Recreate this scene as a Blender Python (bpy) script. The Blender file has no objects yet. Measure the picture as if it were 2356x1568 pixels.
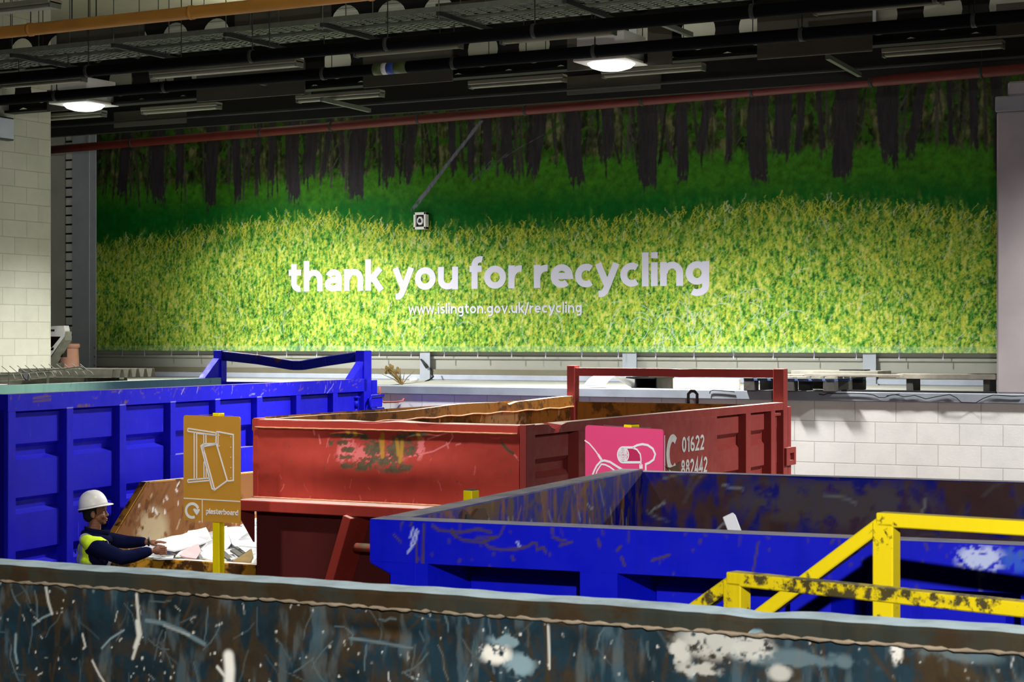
import bpy, bmesh, math, random
import numpy as np
from mathutils import Vector, Matrix
random.seed(7); RNG = np.random.default_rng(7)
S = bpy.context.scene; COL = S.collection
PI = math.pi
# ------------------------------------------------------------------ camera, world, lights, exposure
TH = math.radians(28.12); FPX = 4213.0; CX, CY = 1178.0, 784.0; EYE = 3.15
SN, CS = math.sin(TH), math.cos(TH)
cam_d = bpy.data.cameras.new('camera'); cam = bpy.data.objects.new('camera', cam_d); COL.objects.link(cam)
cam.location = (0, 0, EYE); cam.rotation_euler = (PI/2, 0, TH)
cam_d.sensor_width = 36; cam_d.lens = FPX*36/2356; cam_d.clip_end = 200; cam_d.clip_start = .05
cam_d.dof.use_dof = True; cam_d.dof.focus_distance = 16; cam_d.dof.aperture_fstop = 16
S.camera = cam
W = bpy.data.worlds.new('world'); S.world = W; W.use_nodes = True
W.node_tree.nodes['Background'].inputs[0].default_value = (.62, .72, .9, 1)
W.node_tree.nodes['Background'].inputs[1].default_value = .02
S.view_settings.view_transform = 'Standard'; S.view_settings.look = 'None'
S.view_settings.gamma = 1; S.view_settings.use_curve_mapping = False
S.view_settings.exposure = 0.0
LAMP_Z = EYE + 2.93
def spot(x, y, z, power, size=150, blend=.35, rad=.16, aim=None, col=(1, .98, .95)):
    l = bpy.data.lights.new('lamp_or_fill_light', 'SPOT'); l.energy = power; l.spot_size = math.radians(size)
    l.spot_blend = blend; l.shadow_soft_size = rad; l.color = col
    o = bpy.data.objects.new('lamp_or_fill_light', l); COL.objects.link(o); o.location = (x, y, z)
    if aim: o.rotation_euler = (Vector(aim)-Vector((x, y, z))).to_track_quat('-Z', 'Y').to_euler()
    return o
# the row of ceiling lamps above the back of the bay (two are in view); below, lamps nearer the camera and added fill spots
for lx, p, sz, tx, ty in ((-15.8, 2000, 122, 1.0, .5), (-8.4, 2600, 128, 0, .42), (-1.0, 2900, 134, -.3, .2)):
    spot(lx, 18.0, LAMP_Z-.06, p, size=sz, blend=.7, aim=(lx+tx, 18.0+ty, EYE))
spot(-8.5, 17.9, LAMP_Z-.06, 2300, size=64, blend=.6, aim=(-11.3, 13.3, 1.9))  # extra beam added at the visible lamp to brighten the left blue container
spot(-7.6, 11.05, LAMP_Z, 1000, size=84, blend=.6)
spot(-6.9, 5.6, LAMP_Z, 860, size=20, blend=.7, aim=(-9.0, 11.4, 2.1))  # unseen fill spot added to brighten the brown sign
spot(-5.2, 4.6, LAMP_Z, 820, size=32, blend=.6, aim=(-3.75, 8.25, 2.9))  # unseen fill spot added for the pink sign
spot(.6, -.5, 4.6, 1800, size=100, blend=.4, rad=.06, aim=(-2.2, 5.0, 2.2))
spot(-1.1, 17.85, LAMP_Z-.06, 2400, size=20, blend=.7, aim=(-3.2, 6.2, 2.4))  # extra beam added at the out-of-frame lamp, into the royal blue container
spot(-15.6, 18.0, LAMP_Z-.06, 1000, size=74, blend=.9, aim=(-15.0, 22.4, EYE-.35))  # extra beam added at the left lamp to lift the banner
# weak unseen point lights added above the roof beams to brighten the deck
for (ux, uy, ue) in ((-16, 21.4, 14), (-9.5, 21.4, 14), (-4, 21.4, 8), (-9, 13.0, 26)):
    l = bpy.data.lights.new('upper_fill_light', 'POINT'); l.energy = ue; l.shadow_soft_size = .4; l.color = (1, .98, .8)
    o = bpy.data.objects.new('upper_fill_light', l); COL.objects.link(o); o.location = (ux, uy, EYE+4.5)

# ------------------------------------------------------------------ pixel helpers (photo frame 2356 x 1568)
def ray(x, y):
    u = (x-CX)/FPX; v = (CY-y)/FPX
    return np.array([-SN+u*CS, CS+u*SN, v])
EYEV = np.array([0, 0, EYE])
def atd(x, y, d): return EYEV+ray(x, y)*d
def atY(x, y, Y): r = ray(x, y); return EYEV+r*(Y/r[1])
def atX(x, y, X): r = ray(x, y); return EYEV+r*(X/r[0])
def atZ(x, y, z): r = ray(x, y); return EYEV+r*((z-EYE)/r[2])
class Frame:
    def __init__(s, ox, oy, a, oz=0):
        s.o = np.array([ox, oy, oz]); s.a = math.radians(a); s.c, s.s = math.cos(s.a), math.sin(s.a)
    def loc(s, P):
        q = np.asarray(P, float)-s.o; return np.array([q[0]*s.c+q[1]*s.s, -q[0]*s.s+q[1]*s.c, q[2]])
    def wor(s, q): return s.o+np.array([q[0]*s.c-q[1]*s.s, q[0]*s.s+q[1]*s.c, q[2]])
    def hit(s, x, y, axis, val):        # local point where the pixel's ray meets local axis = val
        o = s.loc(EYEV); d = s.loc(EYEV+ray(x, y))-o
        return o+d*((val-o[axis])/d[axis])

# ------------------------------------------------------------------ mesh builder
class MB:
    def __init__(s): s.v = []; s.f = []; s.m = []; s.cm = 0
    def add(s, vs, fs):
        n = len(s.v); s.v += [tuple(map(float, p)) for p in vs]
        s.f += [tuple(i+n for i in f) for f in fs]; s.m += [s.cm]*len(fs); return s
    def box(s, x0, x1, y0, y1, z0, z1):
        if x1 < x0: x0, x1 = x1, x0
        if y1 < y0: y0, y1 = y1, y0
        if z1 < z0: z0, z1 = z1, z0
        return s.add([(x0,y0,z0),(x1,y0,z0),(x1,y1,z0),(x0,y1,z0),(x0,y0,z1),(x1,y0,z1),(x1,y1,z1),(x0,y1,z1)],
                     [(0,3,2,1),(4,5,6,7),(0,1,5,4),(1,2,6,5),(2,3,7,6),(3,0,4,7)])
    def hexa(s, b, t):      # 4 bottom + 4 top corners, ccw from above
        return s.add(list(b)+list(t), [(0,3,2,1),(4,5,6,7),(0,1,5,4),(1,2,6,5),(2,3,7,6),(3,0,4,7)])
    def bar(s, a, b, w, h, up=(0,0,1)):
        a = Vector(a); b = Vector(b); d = (b-a).normalized(); up = Vector(up)
        if abs(d.dot(up)) > .99: up = Vector((0,1,0))
        r = d.cross(up).normalized()*(w/2); u = r.normalized().cross(d).normalized()*(h/2)
        q = lambda p: [p-r-u, p+r-u, p+r+u, p-r+u]
        return s.add(q(a)+q(b), [(0,1,2,3),(7,6,5,4),(0,4,5,1),(1,5,6,2),(2,6,7,3),(3,7,4,0)])
    def tube(s, pts, r, n=10, caps=True):
        P = [Vector(p) for p in pts]; k = len(P)
        R = r if isinstance(r, (list, tuple)) else [r]*k
        base = len(s.v); up = Vector((0,0,1)); prev = None
        for i, p in enumerate(P):
            d = (P[min(i+1,k-1)]-P[max(i-1,0)])
            d = d.normalized() if d.length > 1e-9 else Vector((0,0,1))
            if prev is None:
                a = d.cross(up)
                if a.length < .05: a = d.cross(Vector((1,0,0)))
                a.normalize()
            else:
                a = prev-d*prev.dot(d); a.normalize()
            prev = a; b = d.cross(a)
            for j in range(n):
                t = 2*PI*j/n; s.v.append(tuple(p+(a*math.cos(t)+b*math.sin(t))*R[i]))
        for i in range(k-1):
            for j in range(n):
                s.f.append((base+i*n+j, base+i*n+(j+1)%n, base+(i+1)*n+(j+1)%n, base+(i+1)*n+j)); s.m.append(s.cm)
        if caps:
            s.f.append(tuple(base+j for j in range(n))[::-1]); s.m.append(s.cm)
            s.f.append(tuple(base+(k-1)*n+j for j in range(n))); s.m.append(s.cm)
        return s
    def lathe(s, prof, c=(0,0,0), n=24):
        base = len(s.v)
        for (r, z) in prof:
            for j in range(n):
                t = 2*PI*j/n; s.v.append((c[0]+r*math.cos(t), c[1]+r*math.sin(t), c[2]+z))
        for i in range(len(prof)-1):
            for j in range(n):
                s.f.append((base+i*n+j, base+i*n+(j+1)%n, base+(i+1)*n+(j+1)%n, base+(i+1)*n+j)); s.m.append(s.cm)
        return s
    def ell(s, c, r, n=16, k=10, M=None):
        base = len(s.v); c = Vector(c)
        for i in range(k+1):
            ph = PI*i/k
            for j in range(n):
                t = 2*PI*j/n
                p = Vector((math.sin(ph)*math.cos(t)*r[0], math.sin(ph)*math.sin(t)*r[1], math.cos(ph)*r[2]))
                if M is not None: p = M @ p
                s.v.append(tuple(c+p))
        for i in range(k):
            for j in range(n):
                s.f.append((base+i*n+j, base+(i+1)*n+j, base+(i+1)*n+(j+1)%n, base+i*n+(j+1)%n)); s.m.append(s.cm)
        return s
    def prism(s, poly, o, ex, ey, t):   # 2-D polygon placed at o with axes ex, ey, thickness vector t
        o, ex, ey, t = (Vector(q) for q in (o, ex, ey, t)); n = len(poly)
        A = [o+ex*a+ey*b for a, b in poly]
        return s.add(A+[p+t for p in A], [tuple(range(n))[::-1], tuple(range(n, 2*n))]+[(i, (i+1)%n, n+(i+1)%n, n+i) for i in range(n)])
    def ribbon(s, pts, w, o, ex, ey, t, closed=False):   # flat painted line on a plane
        P = [Vector(p) for p in pts]; n = len(P); L = []; Rr = []
        for i in range(n):
            a = P[(i-1) % n] if (closed or i > 0) else P[i]; b = P[(i+1) % n] if (closed or i < n-1) else P[i]
            d1 = (P[i]-a); d2 = (b-P[i])
            d1 = d1.normalized() if d1.length > 1e-9 else d2.normalized()
            d2 = d2.normalized() if d2.length > 1e-9 else d1
            d = (d1+d2)
            d = d.normalized() if d.length > 1e-6 else d1
            nn = Vector((-d.y, d.x)); k = max(.45, abs(nn.dot(Vector((-d1.y, d1.x)))))
            L.append(P[i]+nn*(w/2/k)); Rr.append(P[i]-nn*(w/2/k))
        for i in range(n if closed else n-1):
            j = (i+1) % n; s.prism([tuple(Rr[i]), tuple(Rr[j]), tuple(L[j]), tuple(L[i])], o, ex, ey, t)
        return s
    def mesh(s, name):
        me = bpy.data.meshes.new(name); me.from_pydata(s.v, [], s.f); me.update(); return me
    def build(s, name, mat, parent=None, bevel=0, smooth=False, seg=1):
        me = s.mesh(name); mats = mat if isinstance(mat, (list, tuple)) else [mat]
        for q in mats: me.materials.append(q)
        if len(mats) > 1: me.polygons.foreach_set('material_index', s.m)
        bm = bmesh.new(); bm.from_mesh(me); bmesh.ops.recalc_face_normals(bm, faces=bm.faces); bm.to_mesh(me); bm.free()
        if smooth: me.polygons.foreach_set('use_smooth', [True]*len(me.polygons))
        o = bpy.data.objects.new(name, me); COL.objects.link(o)
        if parent: o.parent = parent
        if bevel:
            b = o.modifiers.new('bevel', 'BEVEL'); b.width = bevel; b.segments = seg; b.limit_method = 'ANGLE'; b.angle_limit = math.radians(40)
        return o
def tag(o, label=None, cat=None, group=None, kind=None):
    if label: o['label'] = label
    if cat: o['category'] = cat
    if group: o['group'] = group
    if kind: o['kind'] = kind
    return o
def thing(name, label, cat, loc=(0,0,0), a=0, group=None):
    o = bpy.data.objects.new(name, None); COL.objects.link(o); o.location = loc; o.rotation_euler = (0,0,math.radians(a))
    o.empty_display_size = .2
    return tag(o, label, cat, group)
def fthing(name, label, cat, F, group=None): return thing(name, label, cat, tuple(F.o), math.degrees(F.a), group)
def struct(o): o['kind'] = 'structure'; return o
def copy_tree(o, parent=None):
    c = o.copy(); COL.objects.link(c)
    if parent: c.parent = parent
    for ch in list(o.children): copy_tree(ch, c)
    return c

# ------------------------------------------------------------------ numpy noise and painting
def vnoise(h, w, cy, cx, seed, octs=4, gain=.5):
    r = np.random.default_rng(seed); out = np.zeros((h, w)); amp = 1; tot = 0
    for o in range(octs):
        ny, nx = max(2, int(cy*2**o)+2), max(2, int(cx*2**o)+2); g = r.random((ny, nx))
        yy = np.linspace(0, ny-1.001, h); xx = np.linspace(0, nx-1.001, w)
        yi = yy.astype(int); xi = xx.astype(int); fy = (yy-yi)[:, None]; fx = (xx-xi)[None, :]
        fy = fy*fy*(3-2*fy); fx = fx*fx*(3-2*fx)
        a = g[yi][:, xi]; b = g[yi][:, xi+1]; c = g[yi+1][:, xi]; d = g[yi+1][:, xi+1]
        out += amp*((a*(1-fx)+b*fx)*(1-fy)+(c*(1-fx)+d*fx)*fy); tot += amp; amp *= gain
    return out/tot
def sstep(a, b, x): t = np.clip((x-a)/(b-a), 0, 1); return t*t*(3-2*t)
class Paint:        # masks painted on a flat panel, s = metres along, t = metres up
    def __init__(p, s0, s1, t0, t1, res):
        p.ns = max(2, int((s1-s0)/res)+1); p.nt = max(2, int((t1-t0)/res)+1)
        p.s = np.linspace(s0, s1, p.ns); p.t = np.linspace(t0, t1, p.nt)
        p.S, p.T = np.meshgrid(p.s, p.t); p.C = np.zeros((p.nt, p.ns, 3)); p.res = res; p.dis = np.zeros((p.nt, p.ns))
    def noise(p, cm, seed, octs=4, sx=1, sy=1):      # feature size cm metres
        return vnoise(p.nt, p.ns, max(1, (p.t[-1]-p.t[0])/(cm*sy)), max(1, (p.s[-1]-p.s[0])/(cm*sx)), seed, octs)
    def line(p, pts, w, ch, k=1.0, soft=.5):
        for (a, b), (c, d) in zip(pts[:-1], pts[1:]):
            m = w*1.5+p.res
            i0, i1 = np.searchsorted(p.s, [min(a, c)-m, max(a, c)+m]); j0, j1 = np.searchsorted(p.t, [min(b, d)-m, max(b, d)+m])
            if i1 <= i0 or j1 <= j0: continue
            X = p.S[j0:j1, i0:i1]; Y = p.T[j0:j1, i0:i1]
            L2 = (c-a)**2+(d-b)**2+1e-12; q = np.clip(((X-a)*(c-a)+(Y-b)*(d-b))/L2, 0, 1)
            D = np.hypot(X-a-q*(c-a), Y-b-q*(d-b))
            v = k*(1-sstep(w/2*(1-soft), w/2*(1+soft)+p.res*.5, D))
            p.C[j0:j1, i0:i1, ch] = np.maximum(p.C[j0:j1, i0:i1, ch], v)
    def scratches(p, n, ch, lmin, lmax, w, ang=None, spread=.5, k=(.3, 1), seed=1, box=None):
        r = np.random.default_rng(seed); b = box or (p.s[0], p.s[-1], p.t[0], p.t[-1])
        for _ in range(n):
            x = r.uniform(b[0], b[1]); y = r.uniform(b[2], b[3]); L = r.uniform(lmin, lmax)
            a = r.uniform(0, PI) if ang is None else ang+r.normal(0, spread)
            pts = [(x, y)]; 
            for q in range(3):
                a += r.normal(0, .25); x += L/3*math.cos(a); y += L/3*math.sin(a); pts.append((x, y))
            p.line(pts, w*r.uniform(.5, 1.4), ch, r.uniform(*k))
    def spots(p, n, ch, rmin, rmax, k=(.4, 1), seed=1, asp=1.6):
        r = np.random.default_rng(seed)
        for _ in range(n):
            x = r.uniform(p.s[0], p.s[-1]); y = r.uniform(p.t[0], p.t[-1]); q = r.uniform(rmin, rmax)
            p.line([(x, y), (x+r.normal(0, q*.3), y-q*asp*r.uniform(.2, 1))], q, ch, r.uniform(*k))
    def blob(p, x, y, rx, ry, ch, k=1, seed=1, cm=.05, th=.5, soft=.12, inv=0):
        n = p.noise(cm, seed, 5); d = np.hypot((p.S-x)/rx, (p.T-y)/ry)
        v = sstep(th-soft, th+soft, .5+(n-.5)*1.6+(.46-d*.5))
        v = np.where(d < 1.6, v, 0)*sstep(1.25, .55, d)
        p.C[..., ch] = np.maximum(p.C[..., ch], k*v)
    def skin(p, mb, fn):        # adds the painted grid to a builder; fn maps (s, t, dis) to xyz
        base = len(mb.v)
        P = fn(p.S.ravel(), p.T.ravel(), p.dis.ravel())
        mb.v += [tuple(q) for q in P]
        ns, nt = p.ns, p.nt
        idx = np.arange(ns*nt).reshape(nt, ns)+base
        F = np.stack([idx[:-1, :-1], idx[:-1, 1:], idx[1:, 1:], idx[1:, :-1]], -1).reshape(-1, 4)
        mb.f += [tuple(q) for q in F.tolist()]; mb.m += [mb.cm]*len(F)
        return base
def set_wear(o, base, C, name='wear'):
    me = o.data; n = len(me.vertices); a = np.zeros((n, 4), np.float32); a[:, 3] = 1
    C = C.reshape(-1, 3); a[base:base+len(C), :3] = C
    at = me.color_attributes.new(name, 'FLOAT_COLOR', 'POINT'); at.data.foreach_set('color', a.ravel())

# ------------------------------------------------------------------ materials
def lin(c): return tuple((x/12.92 if x <= .04045 else ((x+.055)/1.055)**2.4) for x in c)
def rgb(r, g, b): return (*lin((r/255, g/255, b/255)), 1)
class NT:
    def __init__(s, name):
        s.m = bpy.data.materials.new(name); s.m.use_nodes = True; s.t = s.m.node_tree; s.t.nodes.clear()
        s.out = s.n('ShaderNodeOutputMaterial'); s.b = s.n('ShaderNodeBsdfPrincipled'); s.l(s.b.outputs[0], s.out.inputs[0])
        s.co = None
    def n(s, t, **k):
        o = s.t.nodes.new(t)
        for a, b in k.items(): setattr(o, a, b)
        return o
    def l(s, a, b): s.t.links.new(a, b)
    def coord(s, scale=(1,1,1), rot=(0,0,0), loc=(0,0,0)):
        if s.co is None: s.co = s.n('ShaderNodeTexCoord')
        m = s.n('ShaderNodeMapping'); m.inputs['Scale'].default_value = scale; m.inputs['Rotation'].default_value = rot; m.inputs['Location'].default_value = loc
        s.l(s.co.outputs['Object'], m.inputs[0]); return m.outputs[0]
    def noise(s, scale, detail=4, rough=.55, vec=None, dist=0):
        o = s.n('ShaderNodeTexNoise'); o.inputs['Scale'].default_value = scale; o.inputs['Detail'].default_value = detail
        o.inputs['Roughness'].default_value = rough; o.inputs['Distortion'].default_value = dist
        s.l(vec if vec is not None else s.coord(), o.inputs['Vector']); return o.outputs[0]
    def ramp(s, fac, stops):
        o = s.n('ShaderNodeValToRGB'); e = o.color_ramp.elements
        while len(e) < len(stops): e.new(.5)
        for i, (p, c) in enumerate(stops):
            e[i].position = p; e[i].color = c if isinstance(c, tuple) else (c, c, c, 1)
        s.l(fac, o.inputs[0]); return o.outputs[0]
    def mix(s, fac, a, b, bt='MIX'):
        o = s.n('ShaderNodeMix', data_type='RGBA', blend_type=bt)
        for v, i in ((fac, 0), (a, 6), (b, 7)):
            if isinstance(v, (int, float, tuple)): o.inputs[i].default_value = v
            else: s.l(v, o.inputs[i])
        return o.outputs[2]
    def math(s, op, a, b=0, clamp=False):
        o = s.n('ShaderNodeMath', operation=op, use_clamp=clamp)
        for v, i in ((a, 0), (b, 1)):
            if isinstance(v, (int, float)): o.inputs[i].default_value = v
            else: s.l(v, o.inputs[i])
        return o.outputs[0]
    def attr(s, name):
        o = s.n('ShaderNodeAttribute', attribute_name=name); q = s.n('ShaderNodeSeparateColor'); s.l(o.outputs['Color'], q.inputs[0]); return q.outputs, o.outputs['Color']
    def bump(s, h, strength=.3, dist=.01):
        o = s.n('ShaderNodeBump'); o.inputs['Strength'].default_value = strength; o.inputs['Distance'].default_value = dist
        s.l(h, o.inputs['Height']); s.l(o.outputs[0], s.b.inputs['Normal'])
    def col(s, c):
        if isinstance(c, tuple): s.b.inputs['Base Color'].default_value = c
        else: s.l(c, s.b.inputs['Base Color'])
    def rough(s, r):
        if isinstance(r, (int, float)): s.b.inputs['Roughness'].default_value = r
        else: s.l(r, s.b.inputs['Roughness'])
        return s
def plain(name, c, rough=.6, metal=0, var=.12, scale=6, bump=0, spec=.3):
    t = NT(name); n = t.noise(scale, 5)
    f = t.ramp(n, [(.3, 1-var), (.7, 1.0)])
    t.col(t.mix(1.0, c, f, 'MULTIPLY')); t.rough(rough); t.b.inputs['Metallic'].default_value = metal
    t.b.inputs['Specular IOR Level'].default_value = spec
    if bump: t.bump(n, bump, .01)
    return t.m
def paintmetal(name, base, rust=rgb(92,60,30), amt=.62, streak=.5, dirt=.3, rough=.42, wear=None, dust=rgb(190,185,180), dustk=.75, scr=.0, base2=None, sc=1.0):
    """painted steel: noise rust, vertical run stains, settled dust on the tops, optional painted wear masks"""
    t = NT(name)
    n1 = t.noise(2.2*sc, 8, .62); n2 = t.noise(9*sc, 6, .6)
    c = base
    vary = t.ramp(t.noise(1.1, 3), [(.3, .86), (.7, 1.06)])
    c = t.mix(1.0, base, vary, 'MULTIPLY')
    if base2: c = t.mix(t.ramp(t.noise(3.2, 6, .65), [(.45, 0.0), (.6, 1.0)]), c, base2)
    st = t.noise(1, 5, .6, t.coord((14, 14, .9)))
    c = t.mix(t.ramp(st, [(.52, 0.0), (.8, dirt)]), c, tuple(x*.35 for x in base[:3])+(1,))
    rm = t.ramp(t.math('ADD', t.math('MULTIPLY', n1, .6), t.math('MULTIPLY', n2, .4)), [(amt, 0.0), (amt+.05, 1.0)])
    rc = t.mix(t.noise(14, 5), tuple(x*.5 for x in rust[:3])+(1,), tuple(min(1, x*1.5) for x in rust[:3])+(1,))
    c = t.mix(rm, c, rc)
    if streak:
        sm = t.ramp(t.noise(1, 4, .7, t.coord((22, 22, 1.2), loc=(3, 1, 2))), [(.68, 0.0), (.76, streak)])
        c = t.mix(sm, c, rc)
    if scr:
        sv = t.ramp(t.noise(1, 2, .5, t.coord((60, 60, 3), rot=(.5, .4, .6))), [(.73, 0.0), (.76, scr)])
        c = t.mix(sv, c, tuple(min(1, x*1.6+.12) for x in base[:3])+(1,))
    if wear:
        (R, G, B), _ = t.attr('wear')
        c = t.mix(R, c, t.mix(t.noise(18, 6, .7), wear[0], wear[1])); c = t.mix(G, c, wear[2]); c = t.mix(B, c, wear[3])
    if dustk:
        g = t.n('ShaderNodeNewGeometry'); sx = t.n('ShaderNodeSeparateXYZ'); t.l(g.outputs['Normal'], sx.inputs[0])
        dm = t.ramp(sx.outputs[2], [(.88, 0.0), (.98, dustk)])
        dm = t.math('MULTIPLY', dm, t.ramp(t.noise(7, 6, .65), [(.3, .55), (.55, 1.0)]))
        c = t.mix(dm, c, dust)
    t.col(c); t.rough(t.ramp(n2, [(.3, rough+.02), (.8, rough+.35)])); t.b.inputs['Specular IOR Level'].default_value = .14
    t.bump(t.math('ADD', n2, t.math('MULTIPLY', rm, .5)), .12, .004)
    return t.m
M = {}
def blockwall(name, c1, c2, mortar, axis, off):
    t = NT(name)
    s = t.n('ShaderNodeSeparateXYZ'); t.l(t.coord(), s.inputs[0]); cb = t.n('ShaderNodeCombineXYZ')
    t.l(t.math('ADD', s.outputs[axis], off[0]), cb.inputs[0]); t.l(t.math('ADD', s.outputs[2], off[1]), cb.inputs[1])
    b = t.n('ShaderNodeTexBrick'); b.offset = .5; b.inputs['Scale'].default_value = 1
    b.inputs['Brick Width'].default_value = .45; b.inputs['Row Height'].default_value = .225
    b.inputs['Mortar Size'].default_value = .006; b.inputs['Mortar Smooth'].default_value = .3
    b.inputs['Color1'].default_value = c1; b.inputs['Color2'].default_value = c2; b.inputs['Mortar'].default_value = mortar
    t.l(cb.outputs[0], b.inputs['Vector'])
    d = t.ramp(t.noise(2.5, 8, .7), [(.25, .86), (.6, 1.0)])
    sp = t.ramp(t.noise(30, 4, .8), [(.24, .6), (.33, 1.0)])
    t.col(t.mix(1.0, t.mix(1.0, b.outputs[0], d, 'MULTIPLY'), sp, 'MULTIPLY')); t.rough(.8)
    h = t.math('SUBTRACT', t.math('MULTIPLY', t.noise(60, 4), .15), b.outputs[1]); t.bump(h, .6, .008)
    return t.m
M['block'] = blockwall('painted_block', rgb(226,226,222), rgb(232,231,228), rgb(196,194,188), 0, (.385, -.035))
M['block_left'] = blockwall('cream_block', rgb(166,166,151), rgb(173,172,158), rgb(149,149,134), 1, (.1, -.03))
M['concrete'] = plain('concrete', rgb(150,152,156), .8, 0, .25, 4, .15)
M['kerb'] = plain('painted_kerb', rgb(186,196,212), .7, 0, .22, 3, .1)
M['coping'] = plain('coping_paint', rgb(150,158,168), .7, 0, .3, 2.4, .1)
M['ledge'] = plain('ledge_paint', rgb(196,196,190), .8, 0, .2, 2, .1)
M['floor'] = plain('yard_concrete', rgb(92,90,86), .85, 0, .4, 1.5, .2)
M['clad'] = plain('grey_cladding', rgb(168,170,160), .5, 0, .1, 1.5)
M['clad_low'] = plain('olive_cladding', rgb(128,124,104), .6, 0, .2, 3)
M['steel_grey'] = plain('grey_steel', rgb(172,180,190), .5, 0, .15, 3)
M['steel_dark'] = plain('dark_steel', rgb(46,48,46), .6, 0, .25, 4)
M['black'] = plain('black_rubber', rgb(18,18,20), .6, 0, .3, 8)
M['pink_conc'] = plain('pinkish_plaster', rgb(172,165,167), .85, 0, .18, 2.2, .15)
M['deck'] = plain('ceiling_deck', rgb(190,186,160), .8, 0, .15, 1)
M['web'] = plain('beam_web', rgb(24,24,21), .7, 0, .2, 2)
M['panel'] = plain('fire_board', rgb(84,82,72), .8, 0, .15, 2)
M['batten'] = plain('batten_white', rgb(136,136,120), .5, 0, .15, 4)
M['pipe_black'] = plain('black_pipe', rgb(11,11,12), .7, 0, .3, 3, 0, .04)
M['pipe_red'] = plain('red_pipe', rgb(96,35,29), .5, 0, .25, 4)
M['pipe_ochre'] = plain('ochre_pipe', rgb(196,138,58), .5, 0, .2, 3)
M['galv'] = plain('galvanised_steel', rgb(112,118,108), .5, .2, .25, 12)
M['yellow'] = paintmetal('worn_yellow_paint', rgb(236,210,20), rgb(60,52,24), .58, .0, .1, .45, sc=5, dustk=.35, dust=rgb(170,168,150))
M['yellow_dirty'] = paintmetal('dirty_yellow_paint', rgb(214,190,16), rgb(70,62,34), .50, .2, .5, .5, sc=5, dustk=.35, dust=rgb(170,168,150))
M['yellow_clean'] = plain('yellow_paint', rgb(240,216,10), .45, 0, .08, 4)
M['white_print'] = plain('white_print', rgb(238,238,242), .5, 0, .04, 4)
M['white_paint'] = plain('white_letter_paint', rgb(206,204,202), .6, 0, .25, 12)
M['sign_brown'] = plain('brown_sign_board', rgb(204,148,56), .4, 0, .06, 2)
M['sign_pink'] = plain('pink_sign_board', rgb(234,78,130), .4, 0, .06, 2)
M['sign_pinkd'] = plain('dark_pink_print', rgb(196,50,96), .4, 0, .06, 2)
M['white_plastic'] = plain('white_plastic', rgb(238,240,242), .4, 0, .04, 3)
BLUE = rgb(24,20,200)
M['blue'] = paintmetal('blue_container_paint', BLUE, rgb(120,80,50), .70, .25, .25, .38, dust=rgb(190,170,150), dustk=.6, scr=.35)
M['blue_wear'] = paintmetal('blue_rail_paint', BLUE, rgb(120,80,50), .72, .15, .2, .38, wear=(rgb(74,52,52), rgb(128,92,72), rgb(160,150,170), rgb(205,205,230)), dust=rgb(190,170,150), dustk=.6)
M['blue_inner'] = paintmetal('blue_green_inner_paint', rgb(132,180,158), rgb(90,62,34), .585, .6, .35, .5, base2=None, dustk=.6)
M['blue2'] = paintmetal('royal_blue_paint', rgb(8,17,184), rgb(70,58,44), .66, .3, .3, .36, wear=(rgb(52,44,38), rgb(84,66,50), rgb(60,110,190), rgb(196,206,226)), dust=rgb(186,184,188), dustk=.95)
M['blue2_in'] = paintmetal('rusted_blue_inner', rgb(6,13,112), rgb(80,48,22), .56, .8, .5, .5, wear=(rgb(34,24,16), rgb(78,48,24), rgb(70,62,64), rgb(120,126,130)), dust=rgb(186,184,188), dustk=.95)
M['blue2_end'] = paintmetal('rust_streaked_blue_inner', rgb(12,24,150), rgb(120,78,36), .56, .9, .5, .5, wear=(rgb(70,52,36), rgb(112,84,52), rgb(158,104,50), rgb(170,184,200)), dust=rgb(186,184,188), dustk=.95)
RED = rgb(164,58,48)
M['red'] = paintmetal('red_container_paint', RED, rgb(70,50,30), .74, .12, .25, .5, wear=(rgb(40,32,24), rgb(112,98,74), rgb(216,120,122), rgb(168,124,44)), dust=rgb(220,205,195), dustk=.8)
M['maroon'] = paintmetal('maroon_container_paint', rgb(140,55,51), rgb(70,40,30), .74, .12, .25, .5, dust=rgb(220,205,195), dustk=.85)
M['maroon_shaded'] = paintmetal('shaded_maroon_paint', rgb(98,40,38), rgb(50,34,28), .7, .15, .3, .6, dustk=.3)  # shade under the front ledge put into the paint colour
M['red_in'] = paintmetal('rusty_red_inner', rgb(140,92,34), rgb(84,56,24), .5, .7, .6, .6, wear=(rgb(46,40,22), rgb(80,62,30), rgb(190,140,60), rgb(220,180,130)), dust=rgb(225,210,195), dustk=.9)
M['weld'] = plain('weld_bead', rgb(226,160,120), .6, 0, .35, 20, .4)
M['weld_dirty'] = plain('dirty_weld_bead', rgb(150,134,112), .7, 0, .45, 14, .5)
M['green'] = paintmetal('weathered_blue_green_inner', rgb(27,48,58), rgb(46,37,23), .52, .8, .5, .45, wear=(rgb(26,22,14), rgb(76,58,32), rgb(128,152,158), rgb(225,222,210)), dust=rgb(176,200,208), dustk=.85, base2=rgb(22,32,36))
M['rust_skip'] = paintmetal('rusty_skip_wall', rgb(134,88,50), rgb(100,60,30), .54, .7, .4, .6, wear=(rgb(74,46,24), rgb(108,70,38), rgb(190,172,138), rgb(236,234,228)), dustk=.7, dust=rgb(230,226,215))
M['ochre_skip'] = paintmetal('ochre_skip_paint', rgb(196,140,44), rgb(70,44,22), .52, .8, .4, .6, dustk=.8, dust=rgb(230,226,215))
M['plaster'] = plain('plaster_white', rgb(240,240,238), .85, 0, .12, 6, .3)
M['plaster_grey'] = plain('plaster_grey', rgb(206,208,208), .85, 0, .18, 9, .3)
M['plaster_pink'] = plain('plaster_pink', rgb(214,182,182), .85, 0, .16, 7, .3)
M['board_brown'] = plain('brown_board', rgb(140,116,66), .8, 0, .3, 8, .3)
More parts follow.
